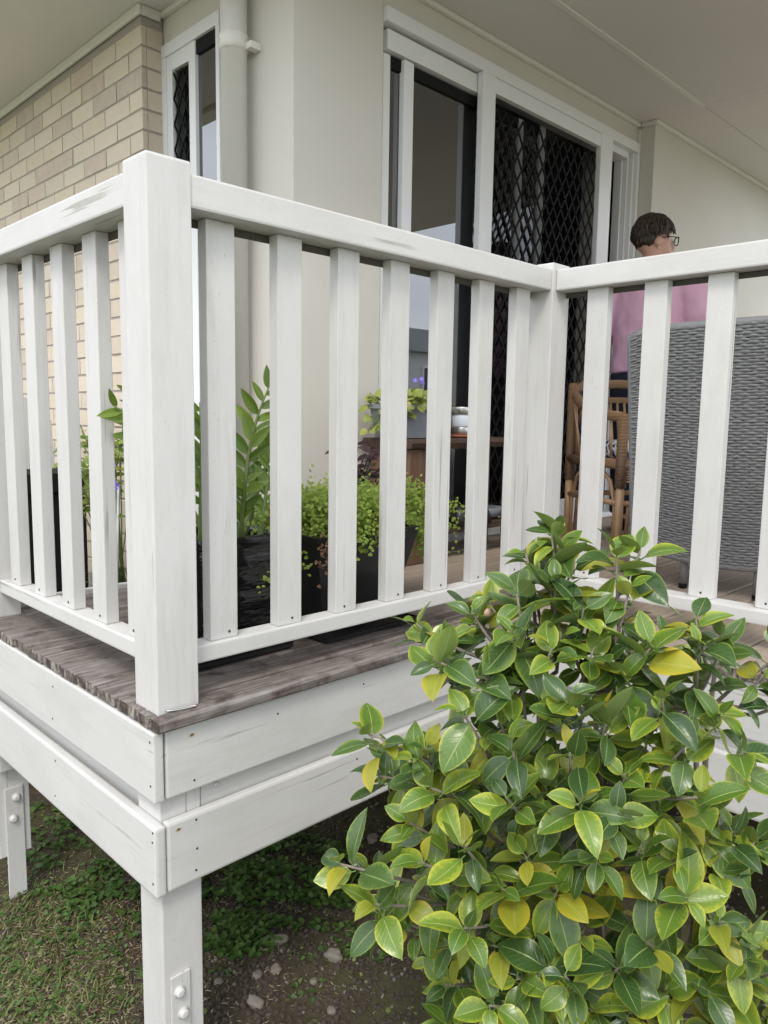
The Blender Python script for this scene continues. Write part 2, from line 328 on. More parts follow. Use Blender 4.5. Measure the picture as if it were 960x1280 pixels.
M['twig_green'] = simple('green_stem', (0.16,0.22,0.06), 0.6, var=0.2)
M['twig_brown'] = simple('brown_twig', (0.13,0.08,0.05), 0.7, var=0.25)
def stone_mat():
    m, t, b, o = new_mat('garden_stone'); v = coords(t); n = noise(t, v, 30, 6, 0.65); n2 = noise(t, v, 9, 3); oi = t.nodes.new('ShaderNodeObjectInfo')
    c = ramp(t, oi.outputs['Random'], [(0,(0.15,0.132,0.105)),(0.5,(0.19,0.175,0.145)),(1,(0.18,0.145,0.10))]); c = mix(t, n, tuple([0.10,0.085,0.065]), c); c = mix(t, math_n(t,'MULTIPLY',n2,0.35), c, (0.32,0.29,0.25))
    t.links.new(c, b.inputs['Base Color']); b.inputs['Roughness'].default_value = 0.9; bump(t, b, n, 0.7, 0.006); return m
M['stone'] = stone_mat()
def ground_mat():
    m, t, b, o = new_mat('garden_soil'); v = coords(t, jitter=False); n = noise(t, v, 70, 7, 0.7); n2 = noise(t, v, 4, 4); n3 = noise(t, v, 22, 4)
    c = ramp(t, n, [(0.3,(0.030,0.023,0.016)),(0.55,(0.070,0.055,0.040)),(0.75,(0.14,0.118,0.090))])
    c = mix(t, ramp(t, n2, [(0.42,(0,0,0)),(0.6,(0.6,0.6,0.6))]), c, (0.075,0.082,0.030))
    c = mix(t, math_n(t,'MULTIPLY',n3,0.30), c, (0.10,0.083,0.062))
    # lawn away from the house
    g = t.nodes.new('ShaderNodeNewGeometry'); d = t.nodes.new('ShaderNodeVectorMath'); d.operation = 'LENGTH'; t.links.new(g.outputs['Position'], d.inputs[0])
    r = t.nodes.new('ShaderNodeMapRange'); r.inputs['From Min'].default_value = 2.0; r.inputs['From Max'].default_value = 4.0; t.links.new(d.outputs['Value'], r.inputs['Value'])
    c = mix(t, r.outputs[0], c, mix(t, n, (0.17,0.175,0.115), (0.26,0.26,0.185)))
    t.links.new(c, b.inputs['Base Color']); b.inputs['Roughness'].default_value = 0.95; b.inputs['Specular IOR Level'].default_value = 0.1; bump(t, b, mix(t,0.5,n,n3), 1.0, 0.012); return m
M['ground'] = ground_mat()
M['clod'] = simple('soil_crumb', (0.062,0.049,0.036), 0.95, var=0.4, sc=60, bmp=0.6)
M['skin'] = simple('skin', (0.56,0.32,0.235), 0.5, var=0.06, bmp=0.05)
M['hair'] = None
def hair_mat():
    m, t, b, o = new_mat('dark_brown_hair'); v = coords(t, (1,1,0.15)); n = noise(t, v, 120, 4, 0.6)
    c = ramp(t, n, [(0.35,(0.014,0.009,0.006)),(0.6,(0.055,0.036,0.026)),(0.8,(0.22,0.165,0.125))]); t.links.new(c, b.inputs['Base Color']); b.inputs['Roughness'].default_value = 0.42; bump(t, b, n, 0.9, 0.004); return m
M['hair'] = hair_mat()
M['pink'] = simple('pink_knit', (0.72,0.43,0.56), 0.9, var=0.07, sc=180, bmp=0.4)
M['navy'] = simple('navy_cloth', (0.014,0.018,0.034), 0.9, var=0.1, sc=180, bmp=0.3)
M['nail'] = simple('rusty_nail', (0.07,0.045,0.035), 0.8, var=0.3)
M['rust'] = simple('rust_stain', (0.50,0.38,0.22), 0.8, var=0.3)
M['bbq_blue'] = simple('blue_plastic', (0.01,0.10,0.32), 0.5)
M['leaf_brown'] = simple('brown_dead_leaf', (0.14,0.075,0.04), 0.8, var=0.4)
# ================================================================== ground
GZ = -0.85
def gh(x, y):
    h = 0.012*math.sin(x*5.1+1.3)*math.cos(y*4.3)+0.008*math.sin(x*13+y*9)+0.005*math.sin(x*31-y*27)
    w = max(0.0, 1-math.hypot(x-0.5, y)/6)
    return GZ + h*w
def axis_coords(c):
    a = [c+i*0.035 for i in range(-60, 61)]; s = 0.06
    lo, hi = a[0], a[-1]; l, h = [], []
    while hi < 160:
        s *= 1.35; lo -= s; hi += s; l.insert(0, lo); h.append(hi)
    return l+a+h
gx, gy = axis_coords(0.5), axis_coords(0.4)
gv = [(x, y, gh(x, y)) for y in gy for x in gx]; nx = len(gx)
gf = [(j*nx+i, j*nx+i+1, (j+1)*nx+i+1, (j+1)*nx+i) for j in range(len(gy)-1) for i in range(nx-1)]
gm_ = bpy.data.meshes.new('ground'); gm_.from_pydata(gv, [], gf); gm_.materials.append(M['ground']); smooth(gm_)
tag(link('ground', gm_), kind='structure')
# ================================================================== house
house = thing('house', 'cream brick and rendered house behind the white timber deck', 'house', (1.0, 1.9, GZ))
ZS = 2.28
# --- brick wall: mortar core with each brick in view laid as its own piece
bw = box('brick_wall', 1.0045, 1.104, 1.9045, 6.2, GZ-0.1, ZS-0.001, M['mortar'], house, 0)
CH, BL, BH, BD = 0.0852, 0.230, 0.0755, 0.112
def brick_mesh(l, seed):
    rr = random.Random(seed); bm = bmesh.new(); add_box(bm, 0, 0.024, 0, l, 0, BH, 0.0025)
    for v in bm.verts: v.co += Vector((rr.uniform(-.0006,.0006), rr.uniform(-.0012,.0012), rr.uniform(-.0012,.0012)))
    return bm_mesh('brick', bm, M['brick'])
full = [brick_mesh(BL, i) for i in range(4)]; half = [brick_mesh(0.110, 10+i) for i in range(2)]
rb = random.Random(4); nb = 0
z = 1.78 - CH*25 + 0.0
zr = 1.787
rows = [zr + CH*k for k in range(-24, 5)]
far = []
for zz in rows:
    k = round((zz-zr)/CH)
    y = 1.9
    if k % 2 == 1:      # header at the corner, then stretchers
        first = half[rb.randrange(2)]; l0 = 0.110
    else:
        first = full[rb.randrange(4)]; l0 = BL
    mesh, l = first, l0
    while y < 4.3:
        if zz > -0.45 and y < 3.75 and nb < 282:
            b = link('brick', mesh, bw, (1.0+rb.uniform(-.0012,.0012), y+rb.uniform(-.001,.001), zz)); nb += 1
        else: far.append((y, l, zz))
        y += l+0.0095; mesh = full[rb.randrange(4)]; l = BL
    # end face of the corner: the brick's end, 110 wide, facing the deck
bmf = bmesh.new()
for (y, l, zz) in far: add_box(bmf, 1.0, 1.02, y, y+l, zz, zz+BH, 0)
fo = link('far_bricks', bm_mesh('far_bricks', bmf, M['brick']), bw); fo['kind'] = 'stuff'
eb = bmesh.new(); add_box(eb, 0.026, BD-0.009, 0, 0.02, 0, BH, 0.0022); ebm = bm_mesh('end_brick', eb, M['brick'])
for zz in rows:
    if zz > -0.3: link('end_brick', ebm, bw, (1.0, 1.9, zz))
# --- rendered walls
def prism(name, poly, z0, z1, mat, parent):
    bm = bmesh.new(); lo = [bm.verts.new((x, y, z0)) for x, y in poly]; hi = [bm.verts.new((x, y, z1)) for x, y in poly]; n = len(poly)
    bm.faces.new(lo[::-1]); bm.faces.new(hi)
    for i in range(n): bm.faces.new((lo[i], lo[(i+1)%n], hi[(i+1)%n], hi[i]))
    bmesh.ops.bevel(bm, geom=[e for e in bm.edges if abs(e.verts[0].co.z-e.verts[1].co.z) > .5], offset=.004, segments=2, profile=.6, affect='EDGES')
    return link(name, bm_mesh(name, bm, mat), parent)
wb = prism('corner_wall', [(1.108,1.0),(1.5563,1.0),(1.5563,1.12),(1.20,1.12),(1.20,1.452),(1.108,1.452)], GZ-0.1, ZS, M['render'], house)
box('lintel_panel', 1.1085, 1.199, 1.453, 1.96, 2.148, ZS, M['render'], house, 0)
box('sill_panel', 1.1085, 1.199, 1.453, 1.96, GZ-0.1, 0.0, M['render'], house, 0)
box('door_head_panel', 1.5565, 3.645, 1.0008, 1.12, 2.166, ZS, M['render'], house, 0)
box('door_sill_panel', 1.5565, 3.645, 1.002, 1.12, GZ-0.1, -0.002, M['render'], house, 0)
box('side_wall', 3.648, 9.0, 0.9, 1.12, GZ-0.1, ZS, M['render'], house, 0.003)
# closed rooms behind the openings
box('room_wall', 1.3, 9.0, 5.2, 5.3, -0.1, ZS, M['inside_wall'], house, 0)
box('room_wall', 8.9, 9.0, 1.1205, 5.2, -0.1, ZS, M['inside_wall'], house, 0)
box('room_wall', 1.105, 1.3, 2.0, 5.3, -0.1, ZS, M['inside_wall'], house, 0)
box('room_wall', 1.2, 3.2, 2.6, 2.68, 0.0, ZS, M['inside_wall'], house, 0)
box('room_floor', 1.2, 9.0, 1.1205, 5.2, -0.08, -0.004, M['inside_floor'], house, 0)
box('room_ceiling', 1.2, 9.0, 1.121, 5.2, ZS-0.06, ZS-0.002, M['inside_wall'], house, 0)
# --- soffit sheets (separate sheets, cover strips over the joints) and roof
soff = box('soffit', 0.46, 9.0, 0.62, 6.2, ZS, ZS+0.02, M['soffit'], house, 0)
box('soffit', 1.15, 3.614, -2.3, 0.6165, ZS+0.0005, ZS+0.02, M['soffit'], house, 0)
box('soffit', 3.6165, 4.66, -2.3, 0.6165, ZS+0.0005, ZS+0.02, M['soffit'], house, 0)
box('cover_strip', 1.15, 3.62, 0.602, 0.630, ZS-0.010, ZS-0.0005, M['trim'], house, 0.003)  # lighter trim colour stands in for the light this raised strip catches
box('roof', 0.44, 9.1, 0.44, 6.3, ZS+0.0205, ZS+0.2, M['trim'], house, 0)
box('verandah_roof', 1.13, 4.68, -2.35, 0.4395, ZS+0.0207, ZS+0.2, M['trim'], house, 0)
box('eave_soffit', 4.662, 9.0, 0.45, 0.6195, ZS, ZS+0.02, M['soffit'], house, 0)
box('eave_soffit', 0.46, 1.148, 0.45, 0.6195, ZS, ZS+0.02, M['soffit'], house, 0)
box('fascia_gutter', 0.34, 0.4395, 0.40, 6.3, ZS-0.02, ZS+0.13, M['trim'], house, 0.01)
# quad beads where walls meet the soffit
def bead(x0, x1, y0, y1, s=0.022): box('cornice_bead', x0, x1, y0, y1, ZS-s, ZS-0.001, M['trim'], house, 0.004)
bead(0.984, 0.9985, 1.884, 6.0, 0.040); bead(0.999, 1.086, 1.884, 1.8985, 0.040)
bead(1.085, 1.1075, 0.978, 1.899); bead(1.108, 3.624, 0.978, 0.9995); bead(3.626, 3.6475, 0.878, 0.977); bead(3.648, 8.9, 0.878, 0.8995)
box('corner_bead', 3.630, 3.6475, 0.985, 0.9995, 0.0, ZS-0.03, M['trim'], house, 0.002)
# --- diamond security mesh
def diamond(name, w, h, cw, chh, bar, mat, parent, place):
    """expanded-metal lattice in the plane (a, z); place(a, d, z) gives the world point"""
    bm = bmesh.new(); segs = []
    ni, nj = int(w/cw)+2, int(h/chh)+2
    def P(i, j): return (i*cw/2, j*chh/2)
    for i in range(-1, 2*ni):
        for j in range(-1, 2*nj):
            if (i+j) % 2: continue
            for di in (-1, 1):
                a, b = P(i, j), P(i+di, j+1)
                if min(a[0], b[0]) < -1e-6 or max(a[0], b[0]) > w+1e-6 or min(a[1], b[1]) < -1e-6 or max(a[1], b[1]) > h+1e-6: continue
                segs.append((a, b))
    for a, b in segs:
        dx, dz = b[0]-a[0], b[1]-a[1]; l = math.hypot(dx, dz); nxn, nz = -dz/l*bar/2, dx/l*bar/2
        q = [(a[0]+nxn, a[1]+nz), (b[0]+nxn, b[1]+nz), (b[0]-nxn, b[1]-nz), (a[0]-nxn, a[1]-nz)]
        f = [bm.verts.new(place(p[0], -0.003, p[1])) for p in q]; k = [bm.verts.new(place(p[0], 0.003, p[1])) for p in q]
        bm.faces.new(f); bm.faces.new(k[::-1])
        for e in range(4): bm.faces.new((f[e], k[e], k[(e+1)%4], f[(e+1)%4]))
    return link(name, bm_mesh(name, bm, mat), parent)
def insect_screen(name, place, w, h, parent): 
    bm = bmesh.new(); bm.faces.new([bm.verts.new(place(*p)) for p in ((0,0,0),(w,0,0),(w,0,h),(0,0,h))])
    return link(name, bm_mesh(name, bm, M['fly']), parent)
mfly = bpy.data.materials.new('black_flyscreen'); mfly.use_nodes = True; t = mfly.node_tree; t.nodes.clear()
o_ = t.nodes.new('ShaderNodeOutputMaterial'); d_ = t.nodes.new('ShaderNodeBsdfDiffuse'); d_.inputs[0].default_value = (0.012,0.012,0.013,1)
tr_ = t.nodes.new('ShaderNodeBsdfTransparent'); x_ = t.nodes.new('ShaderNodeMixShader'); x_.inputs[0].default_value = 0.45
t.links.new(tr_.outputs[0], x_.inputs[1]); t.links.new(d_.outputs[0], x_.inputs[2]); t.links.new(x_.outputs[0], o_.inputs[0]); M['fly'] = mfly
# --- sliding door
door = box('sliding_door', 1.557, 3.633, 0.978, 1.10, 2.112, 2.165, M['alu'], house, 0.003); door['label'] = 'white aluminium sliding door with black diamond security screen'
box('frame_jamb', 1.557, 1.5855, 1.040, 1.10, 0.001, 2.1115, M['alu'], door, 0.002)
for i, (a, b, y0) in enumerate(((3.605,3.633,0.978),(3.588,3.6045,1.000),(3.572,3.5875,1.025),(3.556,3.5715,1.052))):
    box('jamb_step', a, b, y0, 1.10, 0.001, 2.1115, M['alu'], door, 0.002)
box('pane_stile', 1.690, 1.748, 1.012, 1.041, 0.031, 2.0195, M['alu'], door, 0.004)
box('head_track', 2.16, 3.5555, 1.012, 1.10, 2.075, 2.1115, M['alu'], door, 0.002)
box('panel_head', 1.586, 2.185, 1.006, 1.075, 2.025, 2.100, M['alu'], door, 0.002)
box('threshold', 1.586, 3.555, 0.985, 1.10, 0.001, 0.03, M['alu'], door, 0.002)
def glass_panel(x0, x1, y, zt, st=0.045):
    g = box('glass_pane', x0+st, x1-st, y-0.003, y+0.003, 0.08, zt-0.045, M['glass'], door, 0)
    for a, b in ((x0, x0+st), (x1-st, x1)): box('stile', a, b, y-0.016, y+0.016, 0.031, zt, M['alu'], g, 0.003)
    box('rail', x0+st, x1-st, y-0.014, y+0.014, zt-0.045, zt, M['black'], g, 0.002)
    box('rail', x0+st, x1-st, y-0.014, y+0.014, 0.031, 0.08, M['alu'], g, 0.002)
glass_panel(1.586, 2.55, 1.045, 2.019, 0.012 if False else 0.04)
glass_panel(1.735, 2.80, 1.085, 2.06, 0.05)
scr = diamond('security_screen', 0.936, 1.90, 0.0705, 0.112, 0.0085, M['black'], door, lambda a, d, z: (2.246+a, 0.992+d, 0.14+z)); scr['label'] = 'black diamond grille of the sliding security door'
insect_screen('flyscreen', lambda a, d, z: (2.246+a, 0.999, 0.14+z), 0.936, 1.90, door)
for a, b in ((2.153, 2.246), (3.182, 3.306)): box('screen_stile', a, b, 0.970, 1.003, 0.03, 2.108, M['alu'], door, 0.004)
box('screen_rail', 2.2465, 3.1815, 0.972, 1.002, 2.04, 2.106, M['alu'], door, 0.003)
box('screen_rail', 2.2465, 3.1815, 0.972, 1.002, 0.03, 0.14, M['alu'], door, 0.003)
box('door_lock', 3.589, 3.600, 0.994, 0.9995, 0.93, 1.02, M['black'], door, 0.002)
# curtains inside
cbm = bmesh.new(); pts = [(3.42+0.009*i, 1.22+0.02*math.sin(i*1.1)) for i in range(30)]
rows2 = [[cbm.verts.new((x, y, zc)) for x, y in pts] for zc in (0.02, 2.2)]
for i in range(29): cbm.faces.new((rows2[0][i], rows2[0][i+1], rows2[1][i+1], rows2[1][i]))
cu = link('curtain', bm_mesh('curtain', cbm, M['curtain'], True), house); sm_ = cu.modifiers.new('s', 'SOLIDIFY'); sm_.thickness = 0.003
# --- side door in the return wall (screen + glass), plane x = 1.108, seen past the corner post
sdor = box('side_door', 1.094, 1.19, 1.453, 1.925, 2.095, 2.147, M['alu'], house, 0.003); sdor['label'] = 'narrow white framed glass door with diamond mesh beside the brick corner'
box('frame_jamb', 1.094, 1.19, 1.870, 1.925, 0.001, 2.0945, M['alu'], sdor, 0.003)
box('frame_jamb', 1.094, 1.19, 1.453, 1.478, 0.001, 2.0945, M['alu'], sdor, 0.003)
for a, b in ((1.640, 1.690), (1.825, 1.8695)): box('screen_stile', 1.100, 1.128, a, b, 0.03, 2.094, M['alu'], sdor, 0.003)
for a, b in ((2.03, 2.094), (0.79, 0.865), (0.03, 0.13)): box('screen_rail', 1.101, 1.127, 1.6905, 1.8245, a, b, M['alu'], sdor, 0.003)
diamond('diamond_mesh', 0.134, 1.165, 0.067, 0.105, 0.006, M['black'], sdor, lambda a, d, z: (1.108+d, 1.6905+a, 0.866+z))
diamond('diamond_mesh', 0.134, 0.66, 0.067, 0.105, 0.006, M['black'], sdor, lambda a, d, z: (1.108+d, 1.6905+a, 0.131+z))
insect_screen('flyscreen', lambda a, d, z: (1.116, 1.6905+a, 0.131+z), 0.134, 1.90, sdor)
g2 = box('glass_pane', 1.116, 1.121, 1.4785, 1.6395, 0.10, 2.04, M['glass'], sdor, 0)
box('stile', 1.104, 1.115, 1.479, 1.492, 0.03, 2.03, M['alu'], g2, 0.002); box('rail', 1.106, 1.13, 1.479, 1.64, 2.04, 2.094, M['black'], g2, 0.002)
box('rail', 1.104, 1.115, 1.4925, 1.64, 0.79, 0.865, M['alu'], g2, 0.002); box('rail', 1.104, 1.115, 1.4925, 1.64, 0.03, 0.10, M['alu'], g2, 0.002)
# --- downpipe
bm = bmesh.new(); add_lathe(bm, [(0.048, GZ), (0.048, 1.915), (0.0535, 1.9155), (0.0535, 1.945), (0.0525, 1.948), (0.0525, 1.960), (0.0545, 1.962), (0.0545, 1.968), (0.049, 1.972), (0.049, 2.25)], 28, (1.042, 1.272, 0))
dp = link('downpipe', bm_mesh('downpipe', bm, M['trim']), house)
box('pipe_bracket', 1.06, 1.107, 1.19, 1.225, 1.915, 1.94, M['trim'], dp, 0.002)
# ================================================================== deck
deck = thing('timber_deck', 'raised timber deck with white painted balustrade and weathered boards', 'deck', (0, 0, GZ))
A = 0.0895
BT = 0.024
rd = random.Random(8)
def board(x0, x1, y0, y1):
    bm = bmesh.new(); n = max(2, int((x1-x0)/0.06)); ring = []
    cx, cy = (x0+x1)/2, (y0+y1)/2; e = 0.004
    prof = [(y0+e,-BT),(y0,-BT+e),(y0,-e*1.3),(y0+e*1.3,0),(y1-e*1.3,0),(y1,-e*1.3),(y1,-BT+e),(y1-e,-BT)]
    w = rd.uniform(-0.001, 0.001)
    for i in range(n+1):
        x = x0+(x1-x0)*i/n; j = rd.uniform(-.0008,.0008)
        ring.append([bm.verts.new((x-cx+(rd.uniform(-.0015,.0015) if i in (0,n) else 0), yy-cy+j, zz+BT/2+w+rd.uniform(-.0005,.0005)-(0.0022 if i in (0,n) and zz == 0 else 0))) for yy, zz in prof])
    m = len(prof)
    for i in range(n):
        for k in range(m): bm.faces.new((ring[i][k], ring[i+1][k], ring[i+1][(k+1)%m], ring[i][(k+1)%m]))
    for q in (bm.faces.new(ring[0]), bm.faces.new(ring[-1][::-1])): q.material_index = 1
    bmesh.ops.recalc_face_normals(bm, faces=bm.faces)
    return link('deck_board', bm_mesh('deck_board', bm, [M['deck'], M['deck_end']]), deck, (cx, cy, -BT/2+rd.uniform(-.0012,.0008)))
P_ = 0.094; GAP = 0.006
k = 0
while True:
    y0 = -0.042+P_*k; y1 = y0+P_-GAP
    if y0 > 0.99: break
    x0 = -0.018+rd.uniform(-.0015,.0015)
    if k == 0:
        board(x0, 5.3, y0, -0.0008); board(A+0.001, 5.3, 0.0008, y1)
    elif k == 1:
        board(x0, 5.3, A+0.0012 if False else y0, y1) if y0 > A else (board(A+0.001, 5.3, y0, A+0.0005), board(x0, 5.3, A+0.0012, y1))
    else:
        if 0.954 < y1 and y0 < 1.05: board(A+0.002, 5.3, y0, min(y1, 0.996))
        elif y1 > 0.9535: board(x0, 5.3, y0, 0.9525)
        else: board(x0, 5.3, y0, y1)
    k += 1
board(-0.019, -0.0008, 0.0006, 0.0420); board(-0.017, -0.0008, 0.0445, 0.0893)
board(-0.018, A+0.001, 0.91, 0.9530); board(-0.018, 1.0, 1.001, 1.058)
for k in range(1, 24):
    y0 = -0.042-P_*k; board(1.122+rd.uniform(-.003,.003), 5.3, y0, y0+P_-GAP)
# fascia boards, bearers, lower beams
PX, PY, PZ = M['paint_x'], M['paint_y'], M['paint_z']
def member(name, *a, bev=0.004): return box(name, *a[:6], a[6], deck, bev)
member('fascia_board', -0.0225, -0.0015, -0.0225, 1.06, -0.168, -0.0285, PY)
member('fascia_board', 0.0030, 1.128, -0.0225, -0.0015, -0.166, -0.0275, PX)
member('fascia_board', 1.1300, 1.1510, -2.2, -0.024, -0.166, -0.0275, PY)
member('lower_beam', -0.0235, -0.0005, -0.0235, 1.06, -0.361, -0.2175, PY, bev=0.006)
member('lower_beam', 0.0020, 1.130, -0.0235, -0.0012, -0.358, -0.2165, PX, bev=0.006)
member('lower_beam', 1.1315, 1.1540, -2.2, -0.025, -0.358, -0.2165, PY, bev=0.006)
member('bearer', A+0.0025, 1.20, 0.003, 0.046, -0.30, -0.03, PX, bev=0.002)
member('bearer', 0.014, 0.056, A+0.003, 0.95, -0.30, -0.03, PY, bev=0.002)
member('bearer', 1.158, 1.20, -2.2, -0.003, -0.30, -0.03, PY, bev=0.002)
member('fascia_board', -0.0005, 1.10, 1.060, 1.080, -0.17, 0.014, PX, bev=0.003)
for jx in (0.35, 0.75): member('joist', jx, jx+0.045, 0.06, 1.05, -0.165, -0.026, PY, bev=0)
bm = bmesh.new(); add_lathe(bm, [(0.0065, 0), (0.0065, 0.004), (0.004, 0.0055)], 10); boltm = bm_mesh('bolt', bm, M['paint_z'])
o = link('bolt', boltm, deck, (0.128, 0.0030, -0.186), (math.pi/2, 0, 0))
def fix(x, y, z, axis, stain=False):
    o = link('nail', nail0, deck, (x, y, z), (math.pi/2, 0, 0) if axis == 'y' else (0, -math.pi/2, 0))
    if stain:
        b = bmesh.new(); n = 14; pts = [(0.007*math.cos(2*math.pi*k/n), 0.0035*math.sin(2*math.pi*k/n)-0.001) for k in range(n)]
        b.faces.new([b.verts.new((px, 0, pz)) for px, pz in pts]); link('rust_stain', bm_mesh('rust_stain', b, M['rust']), deck, (x, y-0.0003, z))
bm = bmesh.new(); add_lathe(bm, [(0.0024,-.001),(0.0024,0.0006),(0.001,0.0008)], 8); nail0 = bm_mesh('nail', bm, M['nail'])
for (x, z, s) in ((.059,-.051,True),(.063,-.146,False),(.026,-.234,True),(.065,-.229,False),(.066,-.290,False),(.063,-.335,False),(.267,-.065,False),(.52,-.06,False),(.50,-.15,False),(.50,-.24,False),(.51,-.33,False)):
    fix(x, -.0227 if z > -.2 else -.0237, z, 'y', s)
for (y, z) in ((-.009,-.047),(-.008,-.135),(-.014,-.227),(-.012,-.247),(-.011,-.333),(.45,-.06),(.46,-.14),(.45,-.24),(.46,-.33)): fix(-.0227 if z > -.2 else -.0237, y, z, 'x')
# posts
def post(x, y, zt, zb, name='post', strap=None):
    bm = bmesh.new(); add_box(bm, -A/2, A/2, -A/2, A/2, 0, zt-zb, 0)
    top = [e for e in bm.edges if all(v.co.z > (zt-zb)-1e-4 for v in e.verts)]
    side = [e for e in bm.edges if abs(e.verts[0].co.z-e.verts[1].co.z) > 0.1]
    bmesh.ops.bevel(bm, geom=side, offset=0.003, segments=2, profile=0.6, affect='EDGES')
    top = [e for e in bm.edges if all(v.co.z > (zt-zb)-1e-4 for v in e.verts)]
    bmesh.ops.bevel(bm, geom=top, offset=0.006, segments=2, profile=0.6, affect='EDGES')
    p = link(name, bm_mesh(name, bm, PZ), deck, (x+A/2, y+A/2, zb))
    if strap:
        for (sx0, sx1, zt_, bolts) in strap:
            s = box('steel_strap', x+sx0, x+sx1, y-0.0062, y-0.0004, GZ-0.06, zt_, M['paint_z'], p, 0.0015)
            for (bx, bz) in bolts:
                b = bmesh.new(); add_lathe(b, [(0.0125,0),(0.0125,0.0025),(0.0095,0.003),(0.0095,0.009),(0.0075,0.0105),(0.004,0.0108)], 12)
                link('bolt', bm_mesh('bolt', b, M['paint_z'], False), s, (x+bx, y-0.0062, bz), (math.pi/2, 0, 0))
    return p
post(0, 0, 1.03, -0.74, strap=[(0.013, 0.056, -0.556, [(0.030, -0.592), (0.038, -0.643)])])
post(0, 0.954, 1.03, -0.72, strap=[(0.020, 0.070, -0.513, [(0.050, -0.545), (0.040, -0.607)])])
L = 1.289
post(L, 0, 1.03, -0.74); post(L, -1.55, 1.03, -0.74)
box('back_plate', 0.004, 0.05, 0.93, 0.9535, -0.45, -0.22, PZ, deck, 0.002)
# rails
M['shade_batten'] = simple('shade_grey_batten', (0.10,0.090,0.078), .85, var=.3)  # dark grey puts the shade under the top rail into the batten colour
ZR0, ZR1 = 0.949, 1.0105
def rail(name, *a, bev=0.005): return box(name, *a[:6], a[6], deck, bev)
rail('top_rail', A+0.0006, L-0.0006, 0.004, 0.084, ZR0, ZR1, PX); rail('bottom_rail', A+0.0006, L-0.0006, 0.034, 0.086, 0.0665, 0.103, PX, bev=0.004)
rail('top_rail', 0.002, 0.084, A+0.0006, 0.9534, ZR0, ZR1, PY); rail('bottom_rail', 0.034, 0.086, A+0.0006, 0.9534, 0.0665, 0.103, PY, bev=0.004)
rail('top_rail', L+0.014, L+0.084, -1.4598, -0.0006, ZR0, ZR1, PY); rail('bottom_rail', L+0.014, L+0.080, -1.4598, -0.0006, 0.0665, 0.103, PY, bev=0.004)
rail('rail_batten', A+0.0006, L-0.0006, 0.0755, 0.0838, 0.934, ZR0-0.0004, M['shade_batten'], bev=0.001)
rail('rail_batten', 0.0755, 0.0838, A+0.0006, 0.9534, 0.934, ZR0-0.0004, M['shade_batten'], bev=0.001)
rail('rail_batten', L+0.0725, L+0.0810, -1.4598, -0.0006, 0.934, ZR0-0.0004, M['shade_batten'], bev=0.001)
BW, BD2 = 0.066, 0.030
bm = bmesh.new(); add_box(bm, -BW/2, BW/2, -BD2/2, BD2/2, 0, ZR0-0.1035-0.0006, 0.0022); bal_m = bm_mesh('baluster', bm, PZ)
bm = bmesh.new(); add_box(bm, -BW/2, BW/2, -BD2/2, BD2/2, 0, ZR0-0.1035-0.0006, 0.0022); bal_w = bm_mesh('baluster', bm, M['paint_worn'])
bm = bmesh.new(); add_lathe(bm, [(0.0030,0),(0.0030,0.0012),(0.0015,0.0015)], 8); nail_m = bm_mesh('nail', bm, M['nail'])
def baluster(x, y, rz, worn=False):
    b = link('baluster', bal_w if worn else bal_m, deck, (x+rd.uniform(-.0015,.0015), y+rd.uniform(-.0015,.0015), 0.1035), (0, 0, rz))
    b2 = wm(b)
    for zz in (0.014,):
        p = b2 @ Vector((rd.uniform(-.008,.012), -BD2/2, zz)); n = link('nail', nail_m, b, p, (math.pi/2, 0, rz))
for k in range(7): baluster(0.2120-BW/2+0.1715*k, 0.0600, 0, k == 0)
for k in range(5): baluster(0.0600, 0.1385+BW/2+0.1725*k-0.0, -math.pi/2)
for k in range(8): baluster(L+0.0565, -0.092-BW/2-0.1735*k, -math.pi/2)
cl_ = tube('steel_clip', [(0.044+0.030*math.cos(k*math.pi/9)*0.97-0.0*k, -0.012+0.004*math.sin(k*math.pi/9)-0.24*0.030*math.cos(k*math.pi/9), 0.0035) for k in range(19)], 0.0016, M['steel'])
tag(cl_, 'thin bent metal clip lying on the boards at the foot of the corner post', 'clip')
# ================================================================== leaves
def leaf_geo(L, Wd, curl, fold, n=7, cols=(-1,-.55,0,.55,1), tip=0.75, wav=0.0, seed=0, base=0.0):
    """one leaf along +Y from the origin, upper side +Z; returns verts, faces, uvs"""
    rr = random.Random(seed); vs, fs, uv = [], [], []
    ph = rr.uniform(0, 6)
    for i in range(n+1):
        t = i/n
        w = Wd/2*max(0.0, math.sin(math.pi*min(1, t**tip)))**0.80*(1-0.12*t) if 0 < i < n else (base*Wd/2 if i == 0 else 0.0)
        a = curl*t
        y = L*(math.sin(a)/curl if abs(curl) > 1e-3 else t); zc = -L*((1-math.cos(a))/curl if abs(curl) > 1e-3 else 0)
        for s in cols:
            vs.append((s*w, y, zc+fold*abs(s)*w+wav*Wd*math.sin(5*t+ph+s*1.5)*abs(s))); uv.append((0.5+0.5*s, t))
    m = len(cols)
    for i in range(n):
        for k in range(m-1): fs.append((i*m+k, i*m+k+1, (i+1)*m+k+1, (i+1)*m+k))
    return vs, fs, uv
def geo_mesh(name, geo, mat):
    vs, fs, uv = geo; me = bpy.data.meshes.new(name); me.from_pydata(vs, [], fs); u = me.uv_layers.new(name='UVMap')
    for l in me.loops: u.data[l.index].uv = uv[l.vertex_index]
    me.materials.append(mat); smooth(me); return me
